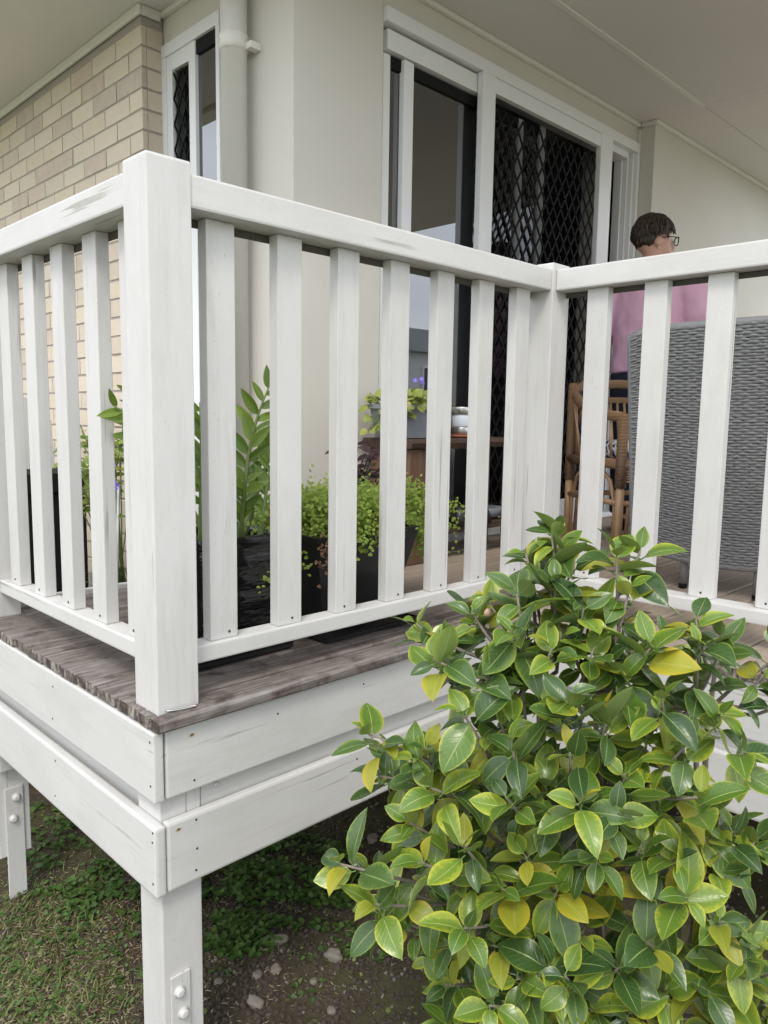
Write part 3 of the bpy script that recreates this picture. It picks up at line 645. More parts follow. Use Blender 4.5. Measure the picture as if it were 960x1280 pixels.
def frame(d, up, pos, s=1.0, roll=0.0):
    y = Vector(d).normalized(); z = Vector(up)-y*Vector(up).dot(y)
    if z.length < 1e-4: z = Vector((1,0,0))-y*y.x
    z.normalize(); x = y.cross(z); m = Matrix(((x.x,y.x,z.x),(x.y,y.y,z.y),(x.z,y.z,z.z))).to_4x4()
    return Matrix.Translation(pos) @ m @ Matrix.Rotation(roll, 4, 'Y') @ Matrix.Scale(s, 4)
class Batch:
    """joins many small leaves into one mesh, each with its own tone"""
    def __init__(self): self.v, self.f, self.u, self.mi, self.t = [], [], [], [], []
    def add(self, geo, mat4, mi=0, tone=None):
        vs, fs, uv = geo; b = len(self.v); tn = random.random() if tone is None else tone
        for p in vs: q = mat4 @ Vector(p); self.v.append((q.x, q.y, q.z)); self.t.append(tn)
        self.u += uv
        for f in fs: self.f.append(tuple(b+i for i in f)); self.mi.append(mi)
    def build(self, name, mats, parent=None):
        me = bpy.data.meshes.new(name); me.from_pydata(self.v, [], self.f); u = me.uv_layers.new(name='UVMap')
        idx = [0]*len(me.loops); me.loops.foreach_get('vertex_index', idx)
        flat = [c for i in idx for c in self.u[i]]; u.data.foreach_set('uv', flat)
        at = me.attributes.new('tone', 'FLOAT', 'POINT'); at.data.foreach_set('value', self.t)
        for m in mats: me.materials.append(m)
        me.polygons.foreach_set('material_index', self.mi); smooth(me)
        return link(name, me, parent)
UP = Vector((0,0,1))
# ================================================================== camellia
TIPS=[(0.347,-0.496,0.222,0),(0.390,-0.562,0.333,0),(0.425,-0.626,0.331,0),(0.347,-0.638,0.303,0),(0.341,-0.583,0.261,0),(0.385,-0.682,0.273,0),(0.300,-0.686,0.250,0),(0.261,-0.627,0.207,0),(0.340,-0.745,0.218,0),(0.405,-0.597,0.379,0),(0.405,-0.715,0.363,0),(0.283,-0.479,0.196,0),(0.246,-0.438,0.222,0),(0.108,-0.468,0.079,0),(0.123,-0.557,0.059,0),(-0.001,-0.527,-0.069,0),(0.018,-0.582,-0.113,0),(0.347,-0.478,0.241,0),(0.438,-0.833,0.274,0),(0.465,-0.866,0.245,0),(0.147,-0.713,0.122,0),(0.082,-0.690,-0.125,0),(0.163,-0.781,-0.177,0),(0.373,-0.937,0.121,0),(0.353,-0.937,0.012,0),(0.351,-0.965,-0.162,0),(0.451,-0.732,0.363,0),(0.401,-0.930,-0.324,1),(0.204,-0.757,-0.314,1),(0.264,-0.695,0.235,1),(0.546,-0.901,0.186,1),(0.347,-0.872,-0.350,1),(0.140,-0.629,0.151,1),(0.085,-0.682,-0.008,1),(0.314,-0.844,0.186,1),(0.157,-0.635,0.047,1),(0.405,-0.890,0.152,1),(0.123,-0.548,-0.221,1),(0.355,-0.903,-0.186,1),(0.241,-0.855,-0.254,1),(0.118,-0.496,-0.182,1),(0.229,-0.843,-0.178,1),(0.158,-0.804,-0.171,1),(0.599,-1.017,-0.303,1),(0.204,-0.728,0.060,1),(0.274,-0.623,0.304,1),(0.578,-1.022,-0.390,1),(0.205,-0.761,0.190,1),(0.137,-0.616,-0.216,1),(0.157,-0.688,-0.191,1),(0.309,-0.737,0.232,1),(0.177,-0.800,0.063,1),(0.193,-0.763,-0.090,1),(0.362,-0.912,-0.003,1),(0.179,-0.721,-0.047,1),(0.216,-0.581,0.275,1),(0.106,-0.720,-0.237,1),(0.396,-0.744,0.312,1),(0.195,-0.685,-0.371,1),(0.253,-0.655,0.165,1),(0.336,-0.651,0.321,1),(0.148,-0.614,-0.364,1),(0.159,-0.556,0.206,1),(0.270,-0.818,0.081,1),(0.198,-0.617,0.188,1),(0.291,-0.890,-0.026,1),(0.110,-0.493,0.015,1),(0.191,-0.824,-0.004,1),(0.298,-0.912,0.072,1),(0.210,-0.649,0.117,1),(0.428,-0.595,0.385,1),(0.132,-0.637,-0.108,1),(0.273,-0.783,0.148,1),(0.282,-0.912,-0.066,1),(0.122,-0.577,0.084,1),(0.341,-0.700,0.286,1),(0.198,-0.733,-0.172,1),(0.228,-0.648,0.258,1),(0.093,-0.575,-0.022,1),(0.405,-0.856,0.247,1),(0.407,-0.955,-0.231,1),(0.298,-0.881,-0.225,1),(0.308,-0.851,0.029,1),(0.333,-0.877,0.127,1),(0.196,-0.813,-0.242,1),(0.139,-0.710,-0.084,1),(0.121,-0.724,0.064,1),(0.229,-0.816,-0.318,1),(0.200,-0.771,0.119,1),(0.463,-0.964,-0.318,1),(0.381,-0.970,-0.148,1),(0.357,-0.805,0.243,1),(0.147,-0.605,-0.295,1),(0.451,-0.975,-0.374,1),(0.265,-0.850,-0.009,1),(0.216,-0.837,0.051,1),(0.154,-0.731,-0.215,1),(0.251,-0.882,-0.136,1),(0.076,-0.614,-0.059,1),(0.338,-0.773,0.195,1),(0.431,-0.996,-0.201,1),(0.333,-0.930,-0.221,1),(0.430,-0.942,-0.031,1),(0.372,-0.569,0.347,1),(0.610,-0.918,0.220,1),(0.355,-0.922,-0.053,1),(0.104,-0.605,0.039,1),(0.230,-0.779,-0.165,1),(0.494,-1.006,-0.295,1),(0.564,-0.946,0.156,1),(0.338,-0.814,0.116,1),(0.319,-0.945,-0.100,1),(0.235,-0.661,-0.351,2),(0.222,-0.525,-0.229,2),(0.408,-0.766,-0.443,2),(0.452,-0.829,-0.147,2),(0.225,-0.509,0.026,2),(0.511,-0.803,0.003,2),(0.328,-0.588,0.184,2),(0.565,-0.921,-0.330,2),(0.288,-0.686,0.051,2),(0.343,-0.762,-0.077,2),(0.425,-0.813,-0.280,2),(0.290,-0.694,-0.280,2),(0.279,-0.621,-0.494,2),(0.747,-0.985,-0.422,2),(0.460,-0.710,0.150,2),(0.515,-0.768,0.126,2),(0.303,-0.617,-0.046,2),(0.537,-0.870,-0.435,2),(0.390,-0.477,0.249,2),(0.305,-0.565,0.051,2),(0.258,-0.534,-0.328,2),(0.467,-0.576,0.282,2),(0.335,-0.681,-0.221,2),(0.490,-0.888,-0.224,2),(0.435,-0.732,0.039,2),(0.471,-0.702,0.254,2),(0.179,-0.500,-0.086,2),(0.275,-0.582,-0.142,2),(0.380,-0.671,0.203,2),(0.303,-0.649,0.120,2),(0.728,-0.999,-0.509,2),(0.342,-0.725,-0.357,2),(0.289,-0.601,-0.254,2),(0.333,-0.439,0.125,2),(0.229,-0.532,-0.423,2),(0.292,-0.731,-0.410,2),(0.198,-0.414,-0.290,2),(0.229,-0.400,-0.055,2),(0.211,-0.585,-0.030,2),(0.574,-0.925,-0.489,2),(0.472,-0.797,-0.084,2),(0.256,-0.705,-0.070,2),(0.404,-0.842,-0.355,2),(0.539,-0.795,0.234,2),(0.396,-0.714,-0.028,2),(0.365,-0.755,-0.273,2),(0.659,-0.947,-0.448,2),(0.430,-0.885,-0.277,2),(0.887,-0.940,-0.527,2),(0.441,-0.668,-0.449,2),(0.723,-0.892,-0.577,2),(0.604,-0.788,-0.419,2),(0.505,-0.737,-0.162,2),(0.332,-0.420,-0.453,2),(0.405,-0.531,-0.337,2),(0.499,-0.619,0.052,2),(0.485,-0.471,0.123,2),(0.645,-0.761,-0.077,2),(0.427,-0.650,-0.071,2),(0.658,-0.679,0.175,2),(0.343,-0.417,-0.232,2),(0.591,-0.524,0.221,2),(0.381,-0.529,-0.533,2),(0.330,-0.287,-0.087,2),(0.422,-0.320,0.145,2),(0.399,-0.515,-0.032,2),(0.587,-0.722,-0.608,2),(0.430,-0.637,-0.221,2),(0.244,-0.313,-0.277,2),(0.607,-0.762,0.072,2),(0.678,-0.877,-0.350,2),(0.512,-0.706,-0.334,2),(0.395,-0.540,-0.162,2)]
rc = random.Random(21)
bush = thing('camellia_bush', 'glossy green camellia shrub with yellowing leaves in front of the deck', 'shrub', (0.53, -0.72, GZ))
BASE = Vector((0.53, -0.72, GZ-0.02)); CORE = Vector((0.52, -0.70, -0.30))
stem_bm = bmesh.new()
mains = []
for k in range(7):
    a = 2*math.pi*k/7+rc.uniform(-.3,.3); r = rc.uniform(.10,.24)
    top = Vector((0.50+r*math.cos(a), -0.68+r*math.sin(a), rc.uniform(-0.05, 0.22)))
    p = [BASE+Vector((0.03*math.cos(a), 0.03*math.sin(a), 0))]
    for i in range(1, 7):
        t = i/6; q = BASE.lerp(top, t); q += Vector((0.05*math.cos(a)*math.sin(math.pi*t)+rc.uniform(-.015,.015), 0.05*math.sin(a)*math.sin(math.pi*t)+rc.uniform(-.015,.015), 0)); p.append(q)
    add_tube(stem_bm, p, [0.011-0.0012*i for i in range(7)], 7); mains.append(p)
LEAFS = {}
for mk in ('cam_dark','cam_mid','cam_yel'):
    for s in range(7):
        LEAFS[(mk, s)] = leaf_geo(1.0, rc.uniform(.52,.68), (0.15,0.45,0.8,1.15,-0.3,0.3,0.6)[s]*rc.uniform(.8,1.2), rc.uniform(0.08,0.55), 8, tip=rc.uniform(.80,.95), wav=(0.02,0.05,0.035)[s%3], seed=s*7+len(mk))
LMESH = {k: geo_mesh('leaf', g, M[k[0]]) for k, g in LEAFS.items()}
leaves = []    # (matrix, key, front)
twig_bm = bmesh.new()
CAMP = Vector((-0.6887, -1.2956, 0.5687))
for ti, (x, y, z, ly) in enumerate(TIPS):
    tip = Vector((x, y, z))
    # nearest point on a main stem, a bit lower than the tip
    best = min((q for p in mains for q in p[2:]), key=lambda q: (q-tip).length+max(0, q.z-tip.z+0.06)*3)
    out = (tip-CORE); out.z *= 0.6; out = out.normalized()
    mid = best.lerp(tip, 0.55)+Vector((rc.uniform(-.02,.02), rc.uniform(-.02,.02), -0.02+rc.uniform(-.02,.02)))
    d1 = (out*0.75+UP*rc.uniform(0.25,0.85)+Vector((rc.uniform(-.35,.35), rc.uniform(-.35,.35), 0))).normalized()
    pts = [best, best.lerp(mid, .5)+Vector((rc.uniform(-.01,.01), rc.uniform(-.01,.01), rc.uniform(-.01,.01))), mid, mid.lerp(tip, .6)-d1*0.006, tip]
    add_tube(twig_bm, pts, [0.0042, 0.0036, 0.0030, 0.0024, 0.0016], 5)
    n = rc.randint(5, 7)
    big = rc.uniform(0.85, 1.30)
    yellow = rc.random()
    ax = d1; a0 = rc.uniform(0, 6.28)
    ux = ax.orthogonal().normalized(); uy = ax.cross(ux)
    tocam = (CAMP-tip).normalized()
    for i in range(n+3):
        lower = i >= n
        if lower:
            tt = rc.uniform(0.55, 0.92); pos = mid.lerp(tip, (tt-0.5)*2 if tt > .5 else 0)
        else: pos = tip-ax*(0.010*i*0.7)
        ang = a0+i*2.4; el = math.radians(rc.uniform(32, 62) if i < 3 else rc.uniform(58, 95))
        d = ax*math.cos(el)+(ux*math.cos(ang)+uy*math.sin(ang))*math.sin(el)
        if lower: d = d+Vector((0,0,-0.35))
        d = (d+Vector((rc.uniform(-.15,.15), rc.uniform(-.15,.15), rc.uniform(-.12,.12)))).normalized()
        s = (rc.uniform(0.028, 0.044) if i < 2 else rc.uniform(0.040, 0.069))*big
        u = (UP*0.8+ax*0.5+tocam*0.2+Vector((rc.uniform(-.75,.75), rc.uniform(-.75,.75), rc.uniform(-.2,.2))))
        pr = rc.random()
        if ly == 2: mk = 'cam_dark' if pr < .72 else 'cam_mid' if pr < .95 else 'cam_yel'  # inner layer picks mostly dark leaves, putting the bush's inner shade into colour
        elif lower: mk = 'cam_dark' if pr < .45 else 'cam_mid' if pr < .80 else 'cam_yel'
        else: mk = 'cam_dark' if pr < .34+(.22 if yellow < .4 else -.1) else 'cam_mid' if pr < .91 else 'cam_yel'
        pet = 0.006
        m = frame(d, u, pos+d*pet, s, rc.uniform(-.25,.25))
        add_tube(twig_bm, [pos, pos+d*pet*1.6], 0.0011, 4, 1, False)
        if pos.y+d.y*s > -0.05 and pos.x > -0.2: continue
        vis = (pos-CAMP).dot(_fw) + (0.35 if ly == 2 else 0) + (0.2 if lower else 0)
        leaves.append((vis, m, (mk, rc.randrange(7))))
link('stem', bm_mesh('stem', stem_bm, M['bark'], True), bush)
link('twigs', bm_mesh('twigs', twig_bm, [M['bark'], M['twig_green']], True), bush)
leaves.sort(key=lambda q: q[0])
inb = [q for q in leaves]
bt = Batch(); order = ['cam_dark','cam_mid','cam_yel']; cnt = 0
for vis, m, key in leaves:
    pos = m.translation; dd = pos-CAMP; dep = dd.dot(_fw)
    u_ = dd.dot(_r2)/dep; v_ = dd.dot(_u2)/dep
    if cnt < 298 and abs(u_) < 0.50 and abs(v_) < 0.67:
        o = bpy.data.objects.new('leaf', LMESH[key]); COL.objects.link(o); o.matrix_world = m; o.matrix_basis = m; attach(o, bush); cnt += 1
    else: bt.add(LEAFS[key], m, order.index(key[0]))
lo = bt.build('inner_leaves', [M[k] for k in order], bush); lo['kind'] = 'stuff'
# flower bud, dropped blooms
bm = bmesh.new(); add_lathe(bm, [(0.003,0),(0.0085,0.005),(0.0095,0.010),(0.006,0.017),(0.001,0.020)], 10); bud = link('flower_bud', bm_mesh('flower_bud', bm, simple('bud_cream', (0.62,0.42,0.30), 0.6, var=0.3)), bush, (0.295, -0.553, 0.250), (0.3, -0.4, 0)); bud.scale = (.75,.75,.75); bud['label'] = 'pale pink cream camellia bud'
# ================================================================== weeds, grass, stones
rg = random.Random(33)
def clover_geo(s=1.0):
    vs, fs, uv = [], [], []
    for k in range(3):
        a = 2*math.pi*k/3; ca, sa = math.cos(a), math.sin(a); b = len(vs)
        for (px, py, pz) in ((0,0,0),(0.55,0.25,.10),(0.50,0.85,.16),(0,0.78,.05),(-0.50,0.85,.16),(-0.55,0.25,.10)):
            vs.append((px*ca-py*sa, px*sa+py*ca, pz)); uv.append((0.5+px*.9, py))
        fs += [(b,b+1,b+2,b+3),(b,b+3,b+4,b+5)]
    return vs, fs, uv
CLO = clover_geo()
RND = leaf_geo(1.0, 0.75, 0.5, 0.15, 4, (-1,0,1), 0.75)
BLADE = leaf_geo(1.0, 0.075, 0.9, 0.2, 4, (-1,0,1), 0.55, base=0.8)
bt = Batch()
def patch(cx, cy, rx, ry, n, geo_pick, smin, smax, hgt, mi):
    for _ in range(n):
        r = math.sqrt(rg.random()); a = rg.uniform(0, 6.283); x = cx+rx*r*math.cos(a); y = cy+ry*r*math.sin(a)
        if x < 0.1 and 0 < y < 0.1: continue
        nz = math.sin(x*17.3+1)*math.cos(y*19.1)+0.6*math.sin(x*41+y*37)
        if nz < -0.55+0.5*r: continue
        h = hgt*rg.uniform(0.2, 1.0)*(1-0.5*r)
        d = Vector((rg.uniform(-1,1), rg.uniform(-1,1), rg.uniform(-.1,.35)))
        if geo_pick is CLO: m = Matrix.Translation((x, y, gh(x,y)+h)) @ Euler((rg.uniform(-.5,.5), rg.uniform(-.5,.5), rg.uniform(0,6.28))).to_matrix().to_4x4() @ Matrix.Scale(rg.uniform(smin,smax), 4)
        else: m = frame(d, UP+Vector((rg.uniform(-.4,.4),rg.uniform(-.4,.4),0)), (x, y, gh(x,y)+h), rg.uniform(smin,smax))
        bt.add(geo_pick, m, mi)
patch(0.62, 0.50, 0.27, 0.26, 2900, CLO, .0055, .0105, .045, 0)
patch(0.40, 0.36, 0.16, 0.14, 900, CLO, .006, .011, .03, 0)
patch(0.72, 0.28, 0.14, 0.16, 420, CLO, .006, .010, .025, 0)
patch(0.45, 0.72, 0.3, 0.25, 700, CLO, .006, .011, .03, 0)
patch(0.20, 0.86, 0.13, 0.20, 520, RND, .012, .026, .03, 0); patch(0.30, 0.66, 0.10, 0.10, 240, RND, .012, .024, .03, 0); patch(0.17,1.25,0.2,0.25,500,RND,.014,.03,.03,0)
patch(0.25, 0.70, 0.25, 0.35, 300, CLO, .006, .012, .02, 0)
patch(0.45, 0.13, 0.10, 0.10, 80, CLO, .005, .009, .015, 0); patch(0.62, 0.07, 0.12, 0.10, 120, CLO, .005, .009, .02, 0)
cl = bt.build('clover_patch', [M['weed']]); tag(cl, 'low green clover and weeds spreading under the deck', 'weeds', kind='stuff')
bt = Batch()
for _ in range(7500):
    x = rg.gauss(-0.10, 0.20); y = rg.gauss(0.62, 0.26)
    if (x-0.10)+(0.5*(0.45-y)) > 0.07+0.05*math.sin(y*23)+rg.gauss(0,.03): continue
    if math.hypot(x-CAMP.x, y-CAMP.y) < 0.5: continue
    d = Vector((rg.uniform(-1,1), rg.uniform(-1,1), rg.uniform(.0,.9)))
    s = rg.uniform(.012,.034)
    if rg.random() < .20: bt.add(RND, frame(d, UP, (x, y, gh(x,y)+rg.uniform(0,.012)), s*.55), 1)
    else: bt.add(BLADE, frame(d, UP, (x, y, gh(x,y)), s*1.25), 0)
for _ in range(1500):
    x = rg.uniform(-0.3, 1.4); y = rg.uniform(-0.35, 1.5)
    d = Vector((rg.uniform(-1,1), rg.uniform(-1,1), rg.uniform(.05,.9))); bt.add(BLADE if rg.random() < .5 else RND, frame(d, UP, (x, y, gh(x,y)), rg.uniform(.008,.022)), 0)
gr = bt.build('grass', [M['grass'], M['weed']]); tag(gr, 'rough grass and weeds on the garden bed left of the post', 'grass', kind='stuff')
bt = Batch(); CHIP = ([(-.5,0,0),(.5,0,0),(.4,1,.1),(-.4,1,.05),(-.5,0,-.12),(.5,0,-.12),(.4,1,-.05),(-.4,1,-.08)], [(0,1,2,3),(7,6,5,4),(0,4,5,1),(1,5,6,2),(2,6,7,3),(3,7,4,0)], [(0,0)]*8)
for _ in range(7000):
    x, y = (rg.gauss(0.25, 0.42), rg.gauss(0.35, 0.42)) if rg.random() < .4 else (rg.gauss(-.02, .20), rg.gauss(0.60, 0.25)); s = rg.uniform(.005,.018)
    m = Matrix.Translation((x, y, gh(x,y)+rg.uniform(.001,.006))) @ Euler((rg.uniform(-.3,.3), rg.uniform(-.2,.2), rg.uniform(0,6.28))).to_matrix().to_4x4() @ Matrix.Diagonal((s*rg.uniform(.10,.30), s, s*.3, 1))
    bt.add(CHIP, m, 0 if rg.random() < .62 else 1)
ch = bt.build('clippings', [M['straw'], M['leaf_brown']]); tag(ch, 'dry grass clippings and twig bits scattered on bare soil', 'clippings', kind='stuff')
bt = Batch()
ico = bmesh.new(); bmesh.ops.create_icosphere(ico, subdivisions=1, radius=1.0); PEB = ([tuple(v.co) for v in ico.verts], [tuple(v.index for v in f.verts) for f in ico.faces], [(0,0)]*len(ico.verts)); ico.free()
for _ in range(260):
    x = rg.gauss(0.5, 0.34); y = rg.gauss(0.12, 0.28); s = rg.uniform(.002,.0065)
    bt.add(PEB, Matrix.Translation((x, y, gh(x,y)+s*.2)) @ Euler((rg.uniform(0,6),rg.uniform(0,6),0)).to_matrix().to_4x4() @ Matrix.Diagonal((s*1.4, s, s*.7, 1)), 0)
for _ in range(260):
    x = rg.gauss(1.55, 0.25); y = rg.gauss(-0.6, 0.3); s = rg.uniform(.003,.008); bt.add(PEB, Matrix.Translation((x, y, gh(x,y)+s*.2)) @ Matrix.Diagonal((s*1.4, s, s*.7, 1)), 0)
for _ in range(5200):
    x = rg.gauss(0.5, 0.36); y = rg.gauss(0.25, 0.36); s = rg.uniform(.0025,.0095)
    bt.add(PEB, Matrix.Translation((x, y, gh(x,y)+s*.1)) @ Euler((rg.uniform(0,6),rg.uniform(0,6),0)).to_matrix().to_4x4() @ Matrix.Diagonal((s*rg.uniform(.7,1.5), s, s*rg.uniform(.5,.9), 1)), 1)
pb = bt.build('gravel', [M['stone'], M['clod']]); tag(pb, 'small pebbles and soil crumbs scattered under the deck', 'gravel', kind='stuff')
def stone(x, y, a, b, c, rz, label):
    bm = bmesh.new(); bmesh.ops.create_icosphere(bm, subdivisions=3, radius=1.0); rr = random.Random(int(x*1000+y*777))
    ph = [rr.uniform(0,6) for _ in range(6)]
    for v in bm.verts:
        p = v.co.copy(); f = 1+0.14*math.sin(3*p.x+ph[0])*math.cos(2.5*p.y+ph[1])+0.09*math.sin(5*p.z+ph[2]+4*p.x)+0.05*math.sin(9*p.y+ph[3])
        q = p*f; q.x = max(-0.86, min(0.9, q.x)); q.z = min(0.75, q.z); v.co = Vector((q.x*a, q.y*b, q.z*c))
    o = link('stone', bm_mesh('stone', bm, M['stone'], True), None, (x, y, gh(x,y)+c*0.25), (rr.uniform(-.15,.15), rr.uniform(-.15,.15), rz)); tag(o, label, 'stone', 'stones on the soil under the deck')
stone(0.468, 0.252, 0.034, 0.017, 0.014, -0.75, 'longest pale wedge-shaped stone beside the clover patch')
stone(0.540, 0.100, 0.018, 0.026, 0.020, 0.5, 'upright tan stone below the shrub sprig at right')
stone(0.402, 0.167, 0.017, 0.014, 0.012, 0.2, 'rounded brown stone just below the long pale stone')
stone(0.360, 0.190, 0.017, 0.012, 0.010, 0.6, 'small whitish stone left of the rounded brown one')
stone(0.305, 0.118, 0.016, 0.024, 0.014, 0.4, 'tan stone beside a grass tuft near the corner post')
stone(0.455, 0.080, 0.012, 0.009, 0.008, 0.1, 'small brown stone half covered by weeds near the tan upright stone')
stone(0.425, -0.025, 0.013, 0.011, 0.008, 1.0, 'pale flat stone at the bottom edge under the shrub')
stone(0.275, 0.236, 0.013, 0.010, 0.008, 0.2, 'grey stone lying closest to the corner post')
stone(0.87, 0.36, 0.022, 0.016, 0.014, 0.9, 'reddish brown stone behind the lowest shrub sprig')
stone(1.02, 0.45, 0.026, 0.018, 0.016, 0.3, 'dark brown stone in the shade beneath the deck beam')
stone(0.80, 0.44, 0.014, 0.011, 0.010, 0.3, 'small dark stone at the far edge of the clover')
# ================================================================== potted plants on the deck
def frustum(bm, x0, x1, y0, y1, z0, ix, iy, z1, open_=0.006, depth=0.03, wave=0.0, rows=1):
    cx, cy = (x0+x1)/2, (y0+y1)/2; cors = []
    for r in range(rows+1):
        t = r/rows; kx = (1-t)*ix+t; ky = (1-t)*iy+t; w = wave*(math.sin(r*2.1)+0.6*math.sin(r*5.3))
        hx, hy = (x1-x0)/2*kx+w, (y1-y0)/2*ky+w; z = z0+(z1-z0)*t
        ring = []
        nn = 10
        for (ax_, ay_, bx_, by_) in ((-1,-1,1,-1),(1,-1,1,1),(1,1,-1,1),(-1,1,-1,-1)):
            for q in range(nn):
                f = q/nn; px = ax_+(bx_-ax_)*f; py = ay_+(by_-ay_)*f
                ring.append(bm.verts.new((cx+hx*px, cy+hy*py, z+wave*1.2*math.sin(7*f+r*1.7) if 0 < r < rows else z)))
        cors.append(ring)
    n = len(cors[0])
    for r in range(rows):
        for k in range(n): bm.faces.new((cors[r][k], cors[r][(k+1)%n], cors[r+1][(k+1)%n], cors[r+1][k]))
    bm.faces.new(cors[0][::-1])
    inn = [bm.verts.new((cx+(v.co.x-cx)*(1-open_/((x1-x0)/2)), cy+(v.co.y-cy)*(1-open_/((y1-y0)/2)), z1)) for v in cors[-1]]
    bot = [bm.verts.new((v.co.x, v.co.y, z1-depth)) for v in inn]
    for k in range(n):
        bm.faces.new((cors[-1][k], cors[-1][(k+1)%n], inn[(k+1)%n], inn[k])); bm.faces.new((inn[k], inn[(k+1)%n], bot[(k+1)%n], bot[k]))
    return bot
def rect_plate(name, x0, x1, y0, y1, z, mat, parent): return box(name, x0, x1, y0, y1, z-0.004, z, mat, parent, 0)
def saucer(x0, x1, y0, y1, parent, h=0.018):
    bm = bmesh.new(); bot = frustum(bm, x0, x1, y0, y1, 0.001, 0.93, 0.93, h, 0.004, h-0.006); bm.faces.new(bot)
    return link('saucer', bm_mesh('saucer', bm, M['pot_matt']), parent)
# --- glossy leaved plant in ribbed black trough
zz = thing('potted_zz_plant', 'tall glossy leaved plant in rippled black planter beside the corner post', 'potted plant', (0.33, 0.25, 0))
bm = bmesh.new(); frustum(bm, 0.175, 0.445, 0.165, 0.385, 0.02, 0.86, 0.86, 0.292, 0.008, 0.03, 0.0028, 16)
link('planter', bm_mesh('planter', bm, M['pot_black'], True), zz); saucer(0.165, 0.455, 0.155, 0.395, zz, 0.026)
rect_plate('soil', 0.19, 0.43, 0.18, 0.37, 0.268, M['soil'], zz)
rz_ = random.Random(3); ZL = [geo_mesh('leaf', leaf_geo(1.0, 0.36, rz_.uniform(-.2,.6), rz_.uniform(.2,.5), 7, tip=0.8, seed=i), M['zz']) for i in range(4)]
def frond(base, tip, n, l0, bend, parent):
    base, tip = Vector(base), Vector(tip); side = (tip-base).cross(UP); side = side.normalized() if side.length > 1e-3 else Vector((1,0,0))
    P = lambda t: base.lerp(tip, t)+Vector(bend)*math.sin(math.pi*t*.5)*t*(1-t)*2
    tube('stalk', [P(i/10) for i in range(11)], [0.0085*(1-0.75*i/10) for i in range(11)], M['twig_green'], parent, 7)
    rr = random.Random(int(base.x*9999+tip.z*777))
    vdir = (CAMP-tip).normalized()
    for i in range(n):
        t = 0.38+0.60*i/(n-1); p = P(t); d = (P(min(1,t+.05))-P(t-.05)).normalized(); sg = 1 if i % 2 else -1
        # leaflets spread in the plane across the stalk, facing outwards
        s2 = d.cross(vdir).normalized()
        dd = d*0.75+s2*sg*rr.uniform(.55,.95)+Vector((rr.uniform(-.25,.25), rr.uniform(-.25,.25), rr.uniform(-.1,.15)))
        l = l0*(0.7+0.45*math.sin(math.pi*min(1, (t-.3)/.7)))*rr.uniform(.85,1.1)
        o = bpy.data.objects.new('leaf', ZL[rr.randrange(4)]); COL.objects.link(o); o.matrix_basis = frame(dd, vdir*0.8+UP*.5+Vector((rr.uniform(-.5,.5),rr.uniform(-.5,.5),rr.uniform(-.3,.3))), p, l); attach(o, parent)
frond((0.36,0.26,0.26), (0.485,0.30,0.645), 15, 0.078, (-0.02,0.05,0), zz)
frond((0.26,0.27,0.26), (0.060,0.275,0.585), 14, 0.070, (0.05,0.02,0.1), zz)
frond((0.40,0.30,0.26), (0.56,0.33,0.50), 13, 0.075, (-0.02,0.0,0.1), zz)
frond((0.30,0.31,0.26), (0.345,0.40,0.60), 14, 0.075, (0.0,0.0,0), zz)
frond((0.24,0.23,0.26), (0.225,0.20,0.545), 13, 0.062, (0,0,0), zz)
frond((0.41,0.24,0.26), (0.455,0.26,0.44), 11, 0.062, (0,0,0), zz)
frond((0.34,0.22,0.26), (0.30,0.14,0.43), 11, 0.06, (0,0,0), zz)
frond((0.30,0.29,0.26), (0.19,0.45,0.62), 13, 0.072, (0,0,0), zz)
